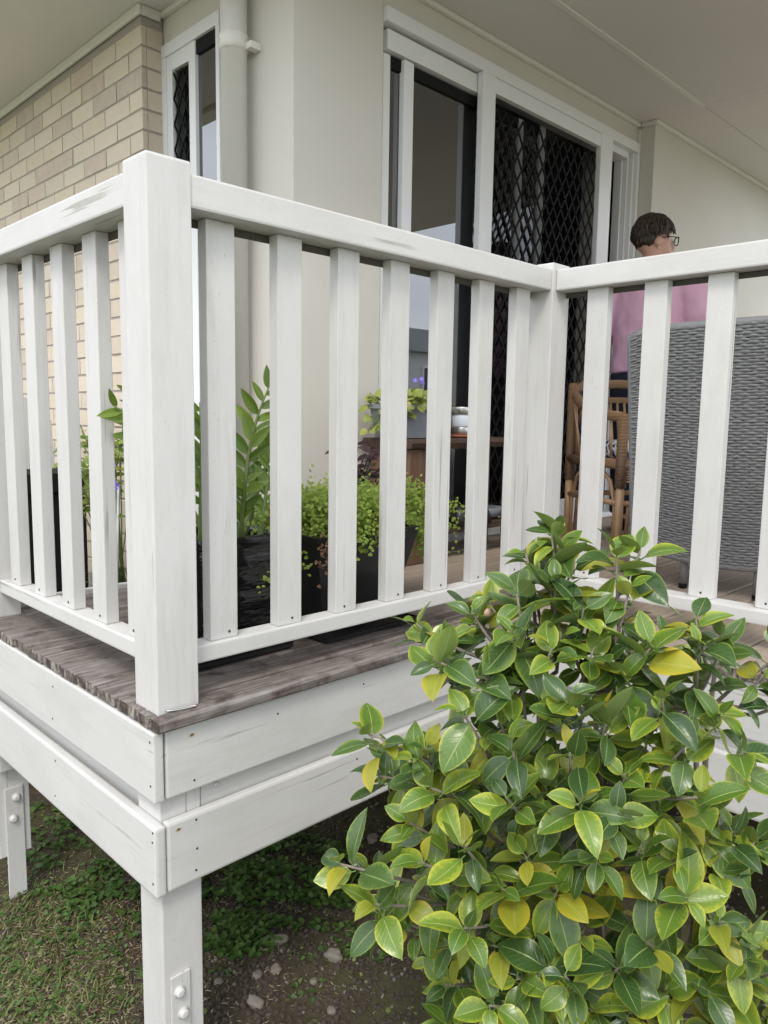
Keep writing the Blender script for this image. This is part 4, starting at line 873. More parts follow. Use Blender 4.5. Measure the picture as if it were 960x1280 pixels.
# --- maidenhair fern in tapered black pot
fn = thing('potted_fern', 'lime green maidenhair fern spilling from tapered square black pot', 'potted plant', (0.72, 0.26, 0))
bm = bmesh.new(); frustum(bm, 0.505, 0.875, 0.13, 0.46, 0.02, 0.66, 0.66, 0.272, 0.010, 0.03, 0, 2)
link('planter', bm_mesh('planter', bm, M['pot_matt']), fn); saucer(0.525, 0.86, 0.118, 0.42, fn, 0.02); rect_plate('soil', 0.53, 0.85, 0.155, 0.43, 0.25, M['soil'], fn)
rf = random.Random(9); bt = Batch(); fst = bmesh.new()
FAN = ([(0,0,0),(-.55,.55,.05),(-.28,.92,.02),(0,.80,0),(.30,.95,.03),(.58,.52,.06)], [(0,3,2,1),(0,5,4,3)], [(.5,0),(0,.6),(.3,1),(.5,.8),(.7,1),(1,.6)])
for k in range(120):
    a = rf.uniform(0, 6.283); b0 = Vector((0.70+0.10*math.cos(a)*rf.random(), 0.28+0.09*math.sin(a)*rf.random(), 0.25))
    reach = rf.uniform(.06,.27) if k % 6 else rf.uniform(.27,.38); reach = min(reach, .15) if math.sin(a) < -.3 else reach; hgt = rf.uniform(.02,.135)*(1.15-reach)
    e = b0+Vector((math.cos(a)*reach, math.sin(a)*reach*0.75, hgt-reach*reach*1.15)); m_ = b0.lerp(e, .5)+Vector((0,0,hgt*0.75))
    if k >= 104:
        e = Vector((1.04+rf.uniform(-.04,.12), .28+rf.uniform(-.10,.10), .16+rf.uniform(-.03,.16))); m_ = b0.lerp(e,.55)+Vector((.03,0,.17))
    Q = lambda t: b0*(1-t)**2+m_*2*t*(1-t)+e*t*t
    add_tube(fst, [Q(i/7) for i in range(8)], 0.0011, 4, 0, False)
    for i in range(46):
        t = rf.uniform(.38, 1.03); p = Q(t); br = Vector((rf.gauss(0,.024), rf.gauss(0,.024), rf.gauss(-.004,.020)))
        if p.y+br.y < 0.095 and p.z+br.z < 0.95: br.y = max(br.y, 0.10-p.y)
        d = Vector((br.x, br.y, br.z-0.02)); d = d if d.length > 1e-4 else UP
        for q in range(3):
            pp = p+br*(0.55+0.3*q)+Vector((rf.gauss(0,.004), rf.gauss(0,.004), rf.gauss(0,.004)))
            bt.add(FAN, frame(d+Vector((rf.uniform(-.03,.03), rf.uniform(-.03,.03), rf.uniform(-.02,.01))), UP*0.7+Vector((-.5,-.6,0))+Vector((rf.uniform(-.5,.5), rf.uniform(-.5,.5), 0)), pp, rf.uniform(.0075,.0125)), 0)
fo_ = bt.build('fronds', [M['fern']], fn); fo_['kind'] = 'stuff'
link('frond_stems', bm_mesh('frond_stems', fst, M['twig_brown'], True), fn)
bt = Batch()
for _ in range(160): bt.add(FAN, frame((rf.uniform(-1,1),rf.uniform(-1,1),rf.uniform(-1,.2)), (-.6,-.6,.5), (0.545+rf.gauss(0,.022), 0.112+rf.uniform(0,.012), 0.235+rf.gauss(0,.028)), rf.uniform(.008,.014)), 0)
dl = bt.build('dead_fronds', [M['leaf_brown']], fn); dl['kind'] = 'stuff'
# --- purple leaved plant behind
pp_ = thing('potted_purple_plant', 'dark purple leaved plant in low black pot behind the fern', 'potted plant', (1.02, 0.60, 0))
bm = bmesh.new(); add_lathe(bm, [(0.085,0.001),(0.115,0.20),(0.12,0.205),(0.12,0.22),(0.108,0.22),(0.106,0.20)], 24, (1.02,0.60,0)); link('pot', bm_mesh('pot', bm, M['pot_matt']), pp_)
PLM = [geo_mesh('leaf', leaf_geo(1.0, .5, rf.uniform(.2,.9), .25, 5, (-1,0,1), .8, seed=i), M['purple_leaf']) for i in range(3)]
pst = bmesh.new()
for k in range(16):
    a = rf.uniform(0,6.28); r = rf.uniform(.04,.16); tp = Vector((1.10+r*math.cos(a), 0.60+r*math.sin(a)*.8, rf.uniform(.38,.50))); b0 = Vector((1.02+.3*r*math.cos(a), .60+.3*r*math.sin(a), .20))
    add_tube(pst, [b0, b0.lerp(tp,.5)+Vector((0,0,.02)), tp], .0025, 5)
    for i in range(6):
        o = bpy.data.objects.new('leaf', PLM[i%3]); COL.objects.link(o); an = rf.uniform(0,6.28)
        o.matrix_basis = frame((math.cos(an), math.sin(an), rf.uniform(-.3,.4)), UP+Vector((-.4,-.4,0)), b0.lerp(tp, rf.uniform(.6,1)), rf.uniform(.035,.06)); attach(o, pp_)
link('stem', bm_mesh('stem', pst, M['purple_leaf'], True), pp_)
# --- rustic table against the glass
tb = thing('rustic_table', 'dark rough timber side table with lower shelf in front of the door glass', 'table', (1.7, 0.78, 0))
bm = bmesh.new(); n = 24
for i in range(n):
    x0 = 1.17+(2.22-1.17)*i/n
rr = random.Random(5); ring = []
for i in range(n+1):
    x = 1.42+0.80*i/n; j = rr.uniform(-.006,.006); ring.append([bm.verts.new(p) for p in ((x,0.68+j,0.452+rr.uniform(-.004,.004)),(x,0.672+j,0.475),(x,0.682+j,0.488),(x,0.945,0.490),(x,0.955,0.47),(x,0.945,0.452))])
for i in range(n):
    for k in range(6): bm.faces.new((ring[i][k], ring[i][(k+1)%6], ring[i+1][(k+1)%6], ring[i+1][k]))
bm.faces.new(ring[0][::-1]); bm.faces.new(ring[-1]); bmesh.ops.recalc_face_normals(bm, faces=bm.faces)
link('table_top', bm_mesh('table_top', bm, M['old_timber']), tb)
for (a, b) in ((1.44, 1.61), (2.10, 2.16)): box('leg_panel', a, b, 0.70, 0.76, 0.001, 0.451, M['old_timber_z'], tb, 0.004)
box('leg_panel', 1.44, 1.50, 0.87, 0.93, 0.001, 0.451, M['old_timber_z'], tb, 0.004); box('leg_panel', 2.10, 2.16, 0.87, 0.93, 0.001, 0.451, M['old_timber_z'], tb, 0.004)
box('shelf', 1.615, 2.097, 0.69, 0.94, 0.105, 0.132, M['old_timber'], tb, 0.003)
box('back_panel', 1.602, 2.098, 0.925, 0.94, 0.14, 0.448, M['black'], tb, 0.001) if False else None
# shoes and tray on the shelf
def shoe(x, y, rz, label):
    bm = bmesh.new(); prof = [(-.13,.028,.05),(-.11,.036,.085),(-.06,.034,.09),(-.02,.036,.065),(.04,.045,.05),(.09,.047,.042),(.125,.034,.03),(.14,.012,.018)]
    rings = []
    for (px, w, h) in prof: rings.append([bm.verts.new((px, w*math.cos(t_*math.pi/5), h*math.sin(t_*math.pi/5))) for t_ in range(6)])
    for i in range(len(rings)-1):
        for k_ in range(6): bm.faces.new((rings[i][k_], rings[i+1][k_], rings[i+1][(k_+1)%6], rings[i][(k_+1)%6]))
    bm.faces.new(rings[0]); bm.faces.new(rings[-1][::-1]); bmesh.ops.recalc_face_normals(bm, faces=bm.faces)
    tag(link('shoe', bm_mesh('shoe', bm, M['pot_matt'], True), None, (x, y, 0.1325), (0,0,rz)), label, 'shoe', 'shoes on the lower table shelf')
shoe(1.76, 0.80, 1.4, 'dark shoe on the lower shelf nearer the brown table leg'); shoe(1.90, 0.80, 1.5, 'dark shoe on the lower shelf in the shaded middle')
def bowl():
    bm = bmesh.new(); add_lathe(bm, [(0.05,0),(0.075,0.012),(0.085,0.045),(0.08,0.05),(0.07,0.03),(0.03,0.02)], 24); return tag(link('bowl', bm_mesh('bowl', bm, M['grey_plastic']), None, (2.03, 0.80, 0.1325)), 'shallow grey bowl at the right end of the lower shelf', 'bowl')
bowl()
# grey trough with lime foliage and violet flowers
gp = thing('flower_trough', 'grey plastic trough of lime foliage and violet flowers on the table', 'planter', (1.56, 0.84, 0.49))
bm = bmesh.new(); frustum(bm, 1.415, 1.715, 0.775, 0.905, 0.4915, 0.86, 0.80, 0.618, 0.006, 0.02, 0, 2); link('trough', bm_mesh('trough', bm, M['grey_plastic']), gp)
rim = bmesh.new(); 
for (a,b,c_,d_) in ((1.408,1.722,0.768,0.7745),(1.408,1.722,0.9055,0.912),(1.408,1.4145,0.775,0.905),(1.7155,1.722,0.775,0.905)): add_box(rim, a,b,c_,d_,0.604,0.622,0.001)
link('rim', bm_mesh('rim', rim, M['grey_plastic']), gp); rect_plate('soil', 1.425,1.705,0.785,0.895,0.60,M['soil'],gp)
LLM = [geo_mesh('leaf', leaf_geo(1.0, .95, rf.uniform(.3,1.2), .2, 5, (-1,-.5,0,.5,1), .7, wav=.07, seed=i), M['lime']) for i in range(3)]
def flower(parent, p, s, facing):
    bm = bmesh.new(); mm = frame(facing.orthogonal(), facing, (0,0,0), s)
    for k in range(5):
        a = 2*math.pi*k/5; R_ = Matrix.Rotation(a, 4, 'Z')
        vs = [bm.verts.new(mm @ (R_ @ Vector(q))) for q in ((0,0,0),(-.30,.45,.16),(-.38,.8,.10),(0,1.0,0),(.38,.8,.10),(.30,.45,.16))]
        bm.faces.new((vs[0],vs[1],vs[2],vs[3])); bm.faces.new((vs[0],vs[3],vs[4],vs[5]))
    nf = len(bm.faces); ic = bmesh.ops.create_icosphere(bm, subdivisions=1, radius=.16*s)
    bm.faces.ensure_lookup_table()
    for f in bm.faces[nf:]: f.material_index = 1
    return link('flower', bm_mesh('flower', bm, [M['petal'], M['petal_white']]), parent, p)
lst = bmesh.new()
for k in range(190):
    p = Vector((rf.uniform(1.375,1.75), rf.uniform(.75,.91), rf.uniform(.60,.69))); p.z -= 0.10*abs(p.x-1.56)/.17*rf.random()
    o = bpy.data.objects.new('leaf', LLM[k%3]); COL.objects.link(o); an = rf.uniform(0,6.28)
    o.matrix_basis = frame((math.cos(an), math.sin(an), rf.uniform(-.4,.4)), UP*.7+Vector((-.5,-.6,0)), p, rf.uniform(.03,.05)); attach(o, gp)
    add_tube(lst, [(1.56+(p.x-1.56)*.7, .84, .60), tuple(p)], .0018, 4)
link('stem', bm_mesh('stem', lst, M['twig_green'], True), gp)
for (x,y,z_) in ((1.60,.80,.725),(1.615,.81,.71),(1.44,.80,.695),(1.70,.80,.70),(1.585,.82,.72),(1.71,.81,.69)): flower(gp, (x,y,z_), .011, Vector((-.6,-.6,.4)).normalized()); 
cp = bmesh.new(); add_lathe(cp, [(0.04,0),(0.055,0.11),(0.056,0.115),(0.048,0.115),(0.046,0.10)], 22); tag(link('cream_pot', bm_mesh('cream_pot', cp, M['cream_plastic']), None, (1.775, 0.86, 0.4915)), 'small empty cream pot beside the grey trough', 'pot')
# solar jar
jr = thing('solar_lantern', 'frosted glass jar lantern with steel lid on the table', 'lantern', (1.885, 0.82, 0.4915))
for nm, pr, mt in (('base', [(.046,.0120),(.0505,.0121),(.0515,.0125),(.052,.0135),(.052,.0415),(.0515,.0425),(.0505,.043),(.046,.0431)], M['steel']), ('jar', [(.045,.0445),(.047,.05),(.047,.096),(.045,.0985)], M['frost']), ('lid', [(.046,.0990),(.0515,.0991),(.0525,.0995),(.053,.1005),(.053,.127),(.0525,.128),(.0515,.1285),(.046,.1286)], M['steel'])):
    bm = bmesh.new(); add_lathe(bm, pr, 28); link(nm, bm_mesh(nm, bm, mt), jr, (1.885, .82, .4915))
bm = bmesh.new(); add_lathe(bm, [(.070,0),(.078,.010),(.074,.0115),(.068,.006)], 24); tag(link('terracotta_saucer', bm_mesh('terracotta_saucer', bm, M['terracotta']), None, (1.875, .82, .4915)), 'terracotta saucer under the frosted jar lantern', 'saucer')
# ================================================================== flowering climber and barbecue beyond the deck's far edge
tr = thing('flowering_climber', 'trailing plant with violet flowers and white stake by the brick wall', 'plant', (0.55, 1.30, GZ))
tube('stake', [(0.465,1.14,-0.02+GZ+.85), (0.49,1.16,0.335)], 0.0042, M['alu'], tr, 8)
TLM = [geo_mesh('leaf', leaf_geo(1.0, .5, rf.uniform(.2,.8), .25, 5, (-1,0,1), .75, seed=i), M['lime' if i == 2 else 'fern' if i == 1 else 'zz']) for i in range(3)]
tst = bmesh.new()
for k in range(24):
    b0 = Vector((0.50+rf.uniform(-.02,.02), 1.18+rf.uniform(-.02,.02), -.05)); e = Vector((rf.uniform(.36,.62), rf.uniform(1.15,1.45), rf.uniform(.28,.57))); m_ = b0.lerp(e,.6)+Vector((rf.uniform(-.03,.03),rf.uniform(-.03,.03),.08))
    add_tube(tst, [b0, b0.lerp(m_,.6), m_, e], .0022, 5)
    for i in range(12):
        o = bpy.data.objects.new('leaf', TLM[(k+i)%3]); COL.objects.link(o); an = rf.uniform(0,6.28)
        o.matrix_basis = frame((math.cos(an), math.sin(an), rf.uniform(-.4,.4)), UP*.7+Vector((-.5,-.6,0)), m_.lerp(e, rf.uniform(-.2,1.0)), rf.uniform(.022,.05)); attach(o, tr)
link('stem', bm_mesh('stem', tst, M['twig_green'], True), tr)
for (x,y,z_) in ((0.462,1.13,.332),(0.455,1.14,.40),(0.452,1.14,.46),(0.42,1.16,.39)): flower(tr, (x,y,z_), .019, Vector((-.6,-.7,.2)).normalized())
gb = Batch()
for _ in range(60): gb.add(BLADE, frame((rf.uniform(-.4,.4), rf.uniform(-.4,.4), 1), (1,0,0), (0.49+rf.gauss(0,.03), 1.18+rf.gauss(0,.03), -.06), rf.uniform(.08,.17)), 0)
gg = gb.build('shoots', [M['grass']], tr); gg['kind'] = 'stuff'
bq = thing('barbecue', 'covered barbecue with pale hood and black cabinet beyond the left balustrade', 'barbecue', (0.36, 2.1, GZ))
box('cabinet', 0.14, 0.58, 1.62, 2.60, GZ+0.09, 0.27, M['black'], bq, 0.01)
for a in (1.68, 2.14): box('cabinet_door', 0.128, 0.1395, a, a+0.42, GZ+0.14, 0.22, M['black'], bq, 0.004)
box('control_panel', 0.11, 0.60, 1.60, 2.62, 0.2705, 0.345, M['black'], bq, 0.006)
for i in range(4):
    bm = bmesh.new(); add_lathe(bm, [(.022,0),(.022,.012),(.016,.028)], 14); link('knob', bm_mesh('knob', bm, M['steel']), bq, (0.109, 1.75+i*.22, .307), (0,-math.pi/2,0))
bm = bmesh.new(); pr = [(0.13,0.3455),(0.13,0.42),(0.15,0.50),(0.20,0.58),(0.28,0.63),(0.38,0.65),(0.48,0.62),(0.55,0.54),(0.56,0.3455)]
ra = [bm.verts.new((x,1.86,z_)) for x,z_ in pr]; rb2 = [bm.verts.new((x,2.58,z_)) for x,z_ in pr]
for i in range(len(pr)): bm.faces.new((ra[i], ra[(i+1)%len(pr)], rb2[(i+1)%len(pr)], rb2[i]))
bm.faces.new(ra[::-1]); bm.faces.new(rb2); bmesh.ops.recalc_face_normals(bm, faces=bm.faces); link('hood', bm_mesh('hood', bm, M['cream_plastic']), bq)
tube('handle', [(0.13,1.95,.43),(0.095,1.97,.44),(0.095,2.47,.44),(0.13,2.49,.43)], .011, M['steel'], bq)
for (x,y) in ((.19,1.67),(.53,1.67),(.19,2.5),(.53,2.5)):
    bm = bmesh.new(); add_lathe(bm, [(.035,-.012),(.045,-.008),(.045,.008),(.035,.012)], 16); link('wheel', bm_mesh('wheel', bm, M['black']), bq, (x,y,GZ+.045), (math.pi/2,0,0))
# ================================================================== grey wicker chair
wc = thing('wicker_chair', 'grey woven wicker dining chair with its back against the balustrade', 'chair', (2.05, -0.31, 0))
def weave(name, P, nu, nv, amp, parent, normal_flip=1):
    """basket weave: flat strands across, each row passing in front of and behind the uprights in turn; P(u, v, d)"""
    bm = bmesh.new(); wr_ = random.Random(nu*nv)
    for r in range(nv):
        v0, v1 = r/nv, (r+0.93)/nv; prev = None
        for c in range(nu*3+1):
            u = c/(nu*3); d = amp*math.sin(math.pi*(c/3.0)+ (math.pi if (r//1) % 2 else 0))*wr_.uniform(.7,1.25); v0 = (r+wr_.uniform(-.12,.12))/nv; v1 = v0+wr_.uniform(.82,.98)/nv
            q = [bm.verts.new(P(u, v0, d*0.6-0.001)), bm.verts.new(P(u, (v0+v1)/2, d+0.0016)), bm.verts.new(P(u, v1, d*0.6-0.001))]
            if prev:
                for i in range(2): f = bm.faces.new((prev[i], q[i], q[i+1], prev[i+1])); f.smooth = True
            prev = q
    return link(name, bm_mesh(name, bm, M['wicker']), parent)
CY0, CY1 = -0.605, 0.0
def zb(u): return 0.128-0.030*math.sin(math.pi*u)
def back_pt(u, v, d):
    y = CY1+(CY0-CY1)*u; z0 = zb(u); zt = 0.874-0.02*abs(2*u-1)**6; z = z0+(zt-z0)*v
    x = 1.855-0.105*(max(0.0, z-0.1)/0.78)**1.1+0.020*(1-math.sin(math.pi*u))*0.6
    return (x-d, y, z)
o = weave('backrest', back_pt, 26, 84, 0.0028, wc)
bm = bmesh.new(); g = [[bm.verts.new(back_pt(i/20, j/12, -0.006)) for i in range(21)] for j in range(13)]; g2_ = [[bm.verts.new(Vector(back_pt(i/20, j/12, -0.006))+Vector((0.035,0,0))) for i in range(21)] for j in range(13)]
for j in range(12):
    for i in range(20): bm.faces.new((g[j][i], g[j][i+1], g[j+1][i+1], g[j+1][i])); bm.faces.new((g2_[j][i], g2_[j+1][i], g2_[j+1][i+1], g2_[j][i+1]))
link('back_core', bm_mesh('back_core', bm, M['wicker_dark'], True), wc)
bm = bmesh.new(); edge = [back_pt(0, j/14, -0.015) for j in range(15)]+[back_pt(i/14, 1, -0.015) for i in range(1, 15)]+[back_pt(1, 1-j/14, -0.015) for j in range(1, 15)]
add_tube(bm, edge, 0.016, 8); add_tube(bm, [back_pt(i/20, 0, -0.010) for i in range(21)], 0.011, 8); link('edge_roll', bm_mesh('edge_roll', bm, M['wicker'], True), wc)
weave('side_panel', lambda u, v, d: (1.86+0.46*u, CY1-0.012+d, 0.13+(0.29 if True else 0)*v), 24, 22, 0.003, wc)
weave('side_panel', lambda u, v, d: (1.86+0.46*u, CY0+0.012-d, 0.13+0.29*v), 24, 22, 0.003, wc)
box('seat', 1.83, 2.33, CY0+0.02, CY1-0.02, 0.40, 0.43, M['wicker'], wc, 0.01); box('seat_pad', 1.85, 2.33, CY0+0.03, CY1-0.03, 0.431, 0.49, simple('grey_pad', (0.16,0.17,0.18), .9), wc, 0.015)
weave('front_panel', lambda u, v, d: (2.325+d, CY1-0.02+(CY0-CY1+0.04)*u, 0.13+0.27*v), 28, 20, 0.003, wc)
for (x, y) in ((1.884,-0.186),(1.884,-0.43),(2.29,-0.05),(2.29,-0.56)):
    lg = tube('leg', [(x,y,0.012),(x,y,0.16)], 0.0135, M['wicker'], wc, 12); bm = bmesh.new(); add_lathe(bm, [(.011,0.0005),(.0145,.004),(.0145,.016),(.0125,.018)], 14, (x,y,0)); link('rubber_foot', bm_mesh('rubber_foot', bm, M['black']), lg)
# ================================================================== rattan armchair
ra_ = thing('rattan_chair', 'brown rattan armchair with navy and white cushion beside the door', 'armchair', (2.30, 0.35, 0))
F = Vector((-0.57, -0.82, 0)).normalized(); Rr = Vector((0.82, -0.57, 0)).normalized(); C0 = Vector((2.18, 0.225, 0))
def rp_(a, b, z): return tuple(C0+Rr*a-F*b+UP*z)      # a across, b towards the back
bm = bmesh.new(); wr = bmesh.new()
posts = {'fl': (0,0), 'fr': (.50,0), 'bl': (-.02,.46), 'br': (.52,.46)}
for nm, (a, b) in posts.items():
    h = .60 if nm[0] == 'f' else .74
    lg = tube('leg', [rp_(a,b,.001), rp_(a,b,.30)], [.0165,.0175], M['cane'], ra_, 10)
    tube('wrapped_post', [rp_(a,b,.301), rp_(a,b,h-.02), rp_(a,b,h)], [.0225,.0215,.017], M['wrap'], lg, 12)
arm = tube('arm_rail', [rp_(0,.0,.585), rp_(-.012,.18,.60), rp_(-.02,.36,.64), rp_(-.01,.48,.70), rp_(.06,.53,.735), rp_(.25,.55,.745), rp_(.44,.53,.735), rp_(.51,.48,.70), rp_(.52,.36,.64), rp_(.512,.18,.60), rp_(.5,0,.585)], .021, M['wrap'], ra_, 12)
tube('back_rail', [rp_(-.02,.44,.655), rp_(.06,.51,.665), rp_(.25,.53,.668), rp_(.44,.51,.665), rp_(.52,.44,.655)], .015, M['wrap'], ra_, 10)
for i in range(16):
    a = -.02+.54*i/15; b = .44+.085*math.sin(math.pi*i/15)
    tube('back_cane', [rp_(a,b,.66), rp_(a*.93+.017,b-.05,.40)], .0062, M['cane'], ra_, 6)
for sd in (0, 1):
    for i in range(5):
        b = .09+.085*i; a = (-.012 if sd == 0 else .512); tube('side_cane', [rp_(a,b,.595+.035*i/4), rp_(.0 if sd == 0 else .5,b,.40)], .0058, M['cane'], ra_, 6)
box_pts = [(0,0),(.5,0),(.52,.46),(-.02,.46)]
for i in range(4):
    a, b = box_pts[i], box_pts[(i+1)%4]
    tube('seat_rail', [rp_(*a,.395), rp_(*b,.395)], .021, M['wrap'], ra_, 10); tube('stretcher', [rp_(*a,.235), rp_(*b,.235)], .0125, M['cane'], ra_, 8)
    am = ((a[0]+b[0])/2, (a[1]+b[1])/2)
    for (p, q) in ((a, b), (b, a)):
        tube('brace', [rp_(p[0]*.93+q[0]*.07, p[1]*.93+q[1]*.07, .02+.04), rp_(p[0]*.92+q[0]*.08, p[1]*.92+q[1]*.08, .22), rp_(p[0]*.82+q[0]*.18, p[1]*.82+q[1]*.18, .325), rp_(p[0]*.62+q[0]*.38, p[1]*.62+q[1]*.38, .375)], .0085, M['cane'], ra_, 7)
bm = bmesh.new()
for r in range(7):
    for s_ in range(26):
        u = s_/25; u2 = (s_+1)/26; d = .003*(-1)**(r+s_)
        p0 = Vector(rp_(.02+.46*u, -.006+d, .325+.0105*r)); p1 = Vector(rp_(.02+.46*(u+1/26), -.006-d, .325+.0105*r)); add_tube(bm, [p0, p1], .0048, 5, 0, False)
link('woven_apron', bm_mesh('woven_apron', bm, M['cane'], True), ra_)
cb = bmesh.new(); 
cs = [rp_(.03,.03,.412), rp_(.47,.03,.412), rp_(.49,.42,.412), rp_(.01,.42,.412)]
v0 = [cb.verts.new(p) for p in cs]; v1 = [cb.verts.new(Vector(p)+UP*.075) for p in cs]; cb.faces.new(v0[::-1]); cb.faces.new(v1)
for i in range(4): cb.faces.new((v0[i], v0[(i+1)%4], v1[(i+1)%4], v1[i]))
bmesh.ops.bevel(cb, geom=list(cb.edges), offset=.028, segments=4, profile=.5, affect='EDGES')
cu_ = link('seat_cushion', bm_mesh('seat_cushion', cb, M['cushion'], True)); tag(cu_, 'navy and white printed cushion on the rattan armchair seat', 'cushion')
# ================================================================== person
pr_ = thing('person', 'person in pink top and navy trousers with short dark hair and glasses, seen from behind', 'person', (0, 0, 0))
def etube(bm, pts, rads, seg=18):
    """tube with elliptical rings (ra sideways, rb fore-aft), closed with rounded ends"""
    pts = [Vector(p) for p in pts]; n = len(pts); rings = []
    for i, p in enumerate(pts):
        t = (pts[min(i+1,n-1)]-pts[max(i-1,0)]).normalized(); x = Vector((1,0,0)); 
        if abs(t.x) > .8: x = Vector((0,0,1))
        a = (x-t*x.dot(t)).normalized(); b = t.cross(a); r = rads[i]; r = r if isinstance(r, tuple) else (r, r)
        rings.append([bm.verts.new(p+a*r[0]*math.cos(2*math.pi*k/seg)+b*r[1]*math.sin(2*math.pi*k/seg)) for k in range(seg)])
    for i in range(n-1):
        for k in range(seg): bm.faces.new((rings[i][k], rings[i][(k+1)%seg], rings[i+1][(k+1)%seg], rings[i+1][k]))
    bm.faces.new(rings[0][::-1]); bm.faces.new(rings[-1])
def ellip(bm, c, r, rot=None):
    m = Matrix.Translation(c) @ (rot.to_4x4() if rot else Matrix()) @ Matrix.Diagonal((*r, 1)); bmesh.ops.create_uvsphere(bm, u_segments=24, v_segments=16, radius=1.0, matrix=m)
def remeshed(name, bm, mat, parent, vox, it=4):
    bmesh.ops.recalc_face_normals(bm, faces=bm.faces); o = link(name, bm_mesh(name, bm, mat, True), parent)
    r = o.modifiers.new('r', 'REMESH'); r.mode = 'VOXEL'; r.voxel_size = vox; r.use_smooth_shade = True
    s = o.modifiers.new('s', 'SMOOTH'); s.factor = .5; s.iterations = it; return o
HY = math.radians(-58); HR = Matrix.Rotation(HY, 3, 'Z')
HC = Vector((0.0, 0.015, 1.515))
def hp(x, y, z): return tuple(HC+HR @ Vector((x, y, z)))
bm = bmesh.new()
ellip(bm, hp(0,-.008,.022), (.074,.092,.092), HR); ellip(bm, hp(0,.022,-.045), (.058,.068,.072), HR); ellip(bm, hp(0,.062,-.088), (.026,.022,.020), HR)
ellip(bm, hp(0,.096,-.024), (.013,.020,.018), HR); ellip(bm, hp(0,.090,.005), (.009,.014,.026), HR); ellip(bm, hp(0,.078,-.062), (.024,.014,.008), HR)
for s in (-1, 1): ellip(bm, hp(.079*s,-.010,-.010), (.014,.019,.031), HR)
etube(bm, [(0,-.02,1.36),(0,-.012,1.41),(0,-.002,1.47)], [(.062,.056),(.052,.052),(.050,.052)])
etube(bm, [(0,0,.86),(0,0,.95),(0,.0,1.05),(0,-.005,1.18),(0,-.01,1.30),(0,-.015,1.37),(0,-.015,1.395)], [(.155,.11),(.155,.11),(.135,.095),(.15,.10),(.155,.10),(.11,.075),(.06,.05)])
def arm_pts(s): return [(.150*s,-.012,1.345),(.192*s,-.02,1.27),(.225*s,-.03,1.14),(.245*s,-.01,1.075),(.215*s,.12,1.06),(.150*s,.235,1.07)]
for s in (-1, 1):
    etube(bm, arm_pts(s), [.045,.046,.040,.038,.034,.024], 14)
    w = Vector((.150*s,.235,1.07)); fd = Vector((-.35*s,.9,.05)).normalized(); sd_ = Vector((-fd.y, fd.x, 0))*(-s)
    etube(bm, [w, w+fd*.04, w+fd*.085], [(.026,.016),(.036,.015),(.036,.013)], 12)
    for i, ln in enumerate((.062,.072,.068,.052)):
        b0 = w+fd*.082+sd_*(.027-.018*i); etube(bm, [b0, b0+fd*ln*.5-UP*.006, b0+fd*ln*.85-UP*.022, b0+fd*ln-UP*.034], [.0085,.008,.0075,.006], 8)
    b0 = w+fd*.03+sd_*.026; etube(bm, [b0, b0+fd*.03+sd_*.025, b0+fd*.055+sd_*.03-UP*.01], [.010,.0095,.007], 8)
    etube(bm, [(.085*s,0,.90),(.090*s,.005,.70),(.085*s,.0,.48),(.085*s,-.012,.30),(.085*s,-.01,.09)], [(.088,.095),(.078,.085),(.055,.06),(.052,.058),(.036,.042)], 16)
    etube(bm, [(.088*s,-.055,.05),(.09*s,.0,.055),(.098*s,.09,.04),(.105*s,.17,.028)], [(.034,.034),(.038,.042),(.043,.030),(.035,.020)], 14)
remeshed('body', bm, M['skin'], pr_, .0085, 3)
# clothes
bm = bmesh.new()
etube(bm, [(0,0,.845),(0,0,.89),(0,0,.95),(0,.0,1.05),(0,-.008,1.18),(0,-.014,1.28),(0,-.018,1.345),(0,-.018,1.385),(0,-.015,1.405)], [(.192,.150),(.190,.146),(.182,.138),(.182,.132),(.184,.134),(.176,.126),(.150,.105),(.095,.075),(.066,.060)], 28)
for s in (-1, 1): etube(bm, [(.10*s,-.012,1.355),(.158*s,-.016,1.325),(.203*s,-.022,1.25),(.240*s,-.032,1.13),(.258*s,-.012,1.06),(.222*s,.12,1.052),(.165*s,.215,1.066)], [.066,.076,.076,.072,.066,.052,.040], 18)
sh = remeshed('pink_top', bm, M['pink'], pr_, .010, 5)
tx = bpy.data.textures.new('folds', 'CLOUDS'); tx.noise_scale = 0.11; dm = sh.modifiers.new('d', 'DISPLACE'); dm.texture = tx; dm.strength = .024; dm.texture_coords = 'LOCAL'
bm = bmesh.new(); etube(bm, [(0,0,.70),(0,0,.80),(0,0,.90),(0,0,.98)], [(.165,.128),(.178,.135),(.170,.128),(.150,.115)], 24)
for s in (-1, 1): etube(bm, [(.085*s,0,.84),(.092*s,.005,.68),(.09*s,.0,.48),(.088*s,-.010,.30),(.088*s,-.01,.10)], [(.098,.12),(.090,.10),(.075,.08),(.070,.078),(.064,.074)], 18)
remeshed('trousers', bm, M['navy'], pr_, .010, 4)
for s in (-1, 1):
    bm = bmesh.new(); etube(bm, [(.088*s,-.070,.042),(.09*s,.0,.044),(.098*s,.09,.036),(.105*s,.185,.028)], [(.040,.040),(.045,.043),(.050,.034),(.042,.026)], 14); remeshed('shoe', bm, M['black'], pr_, .007, 3)
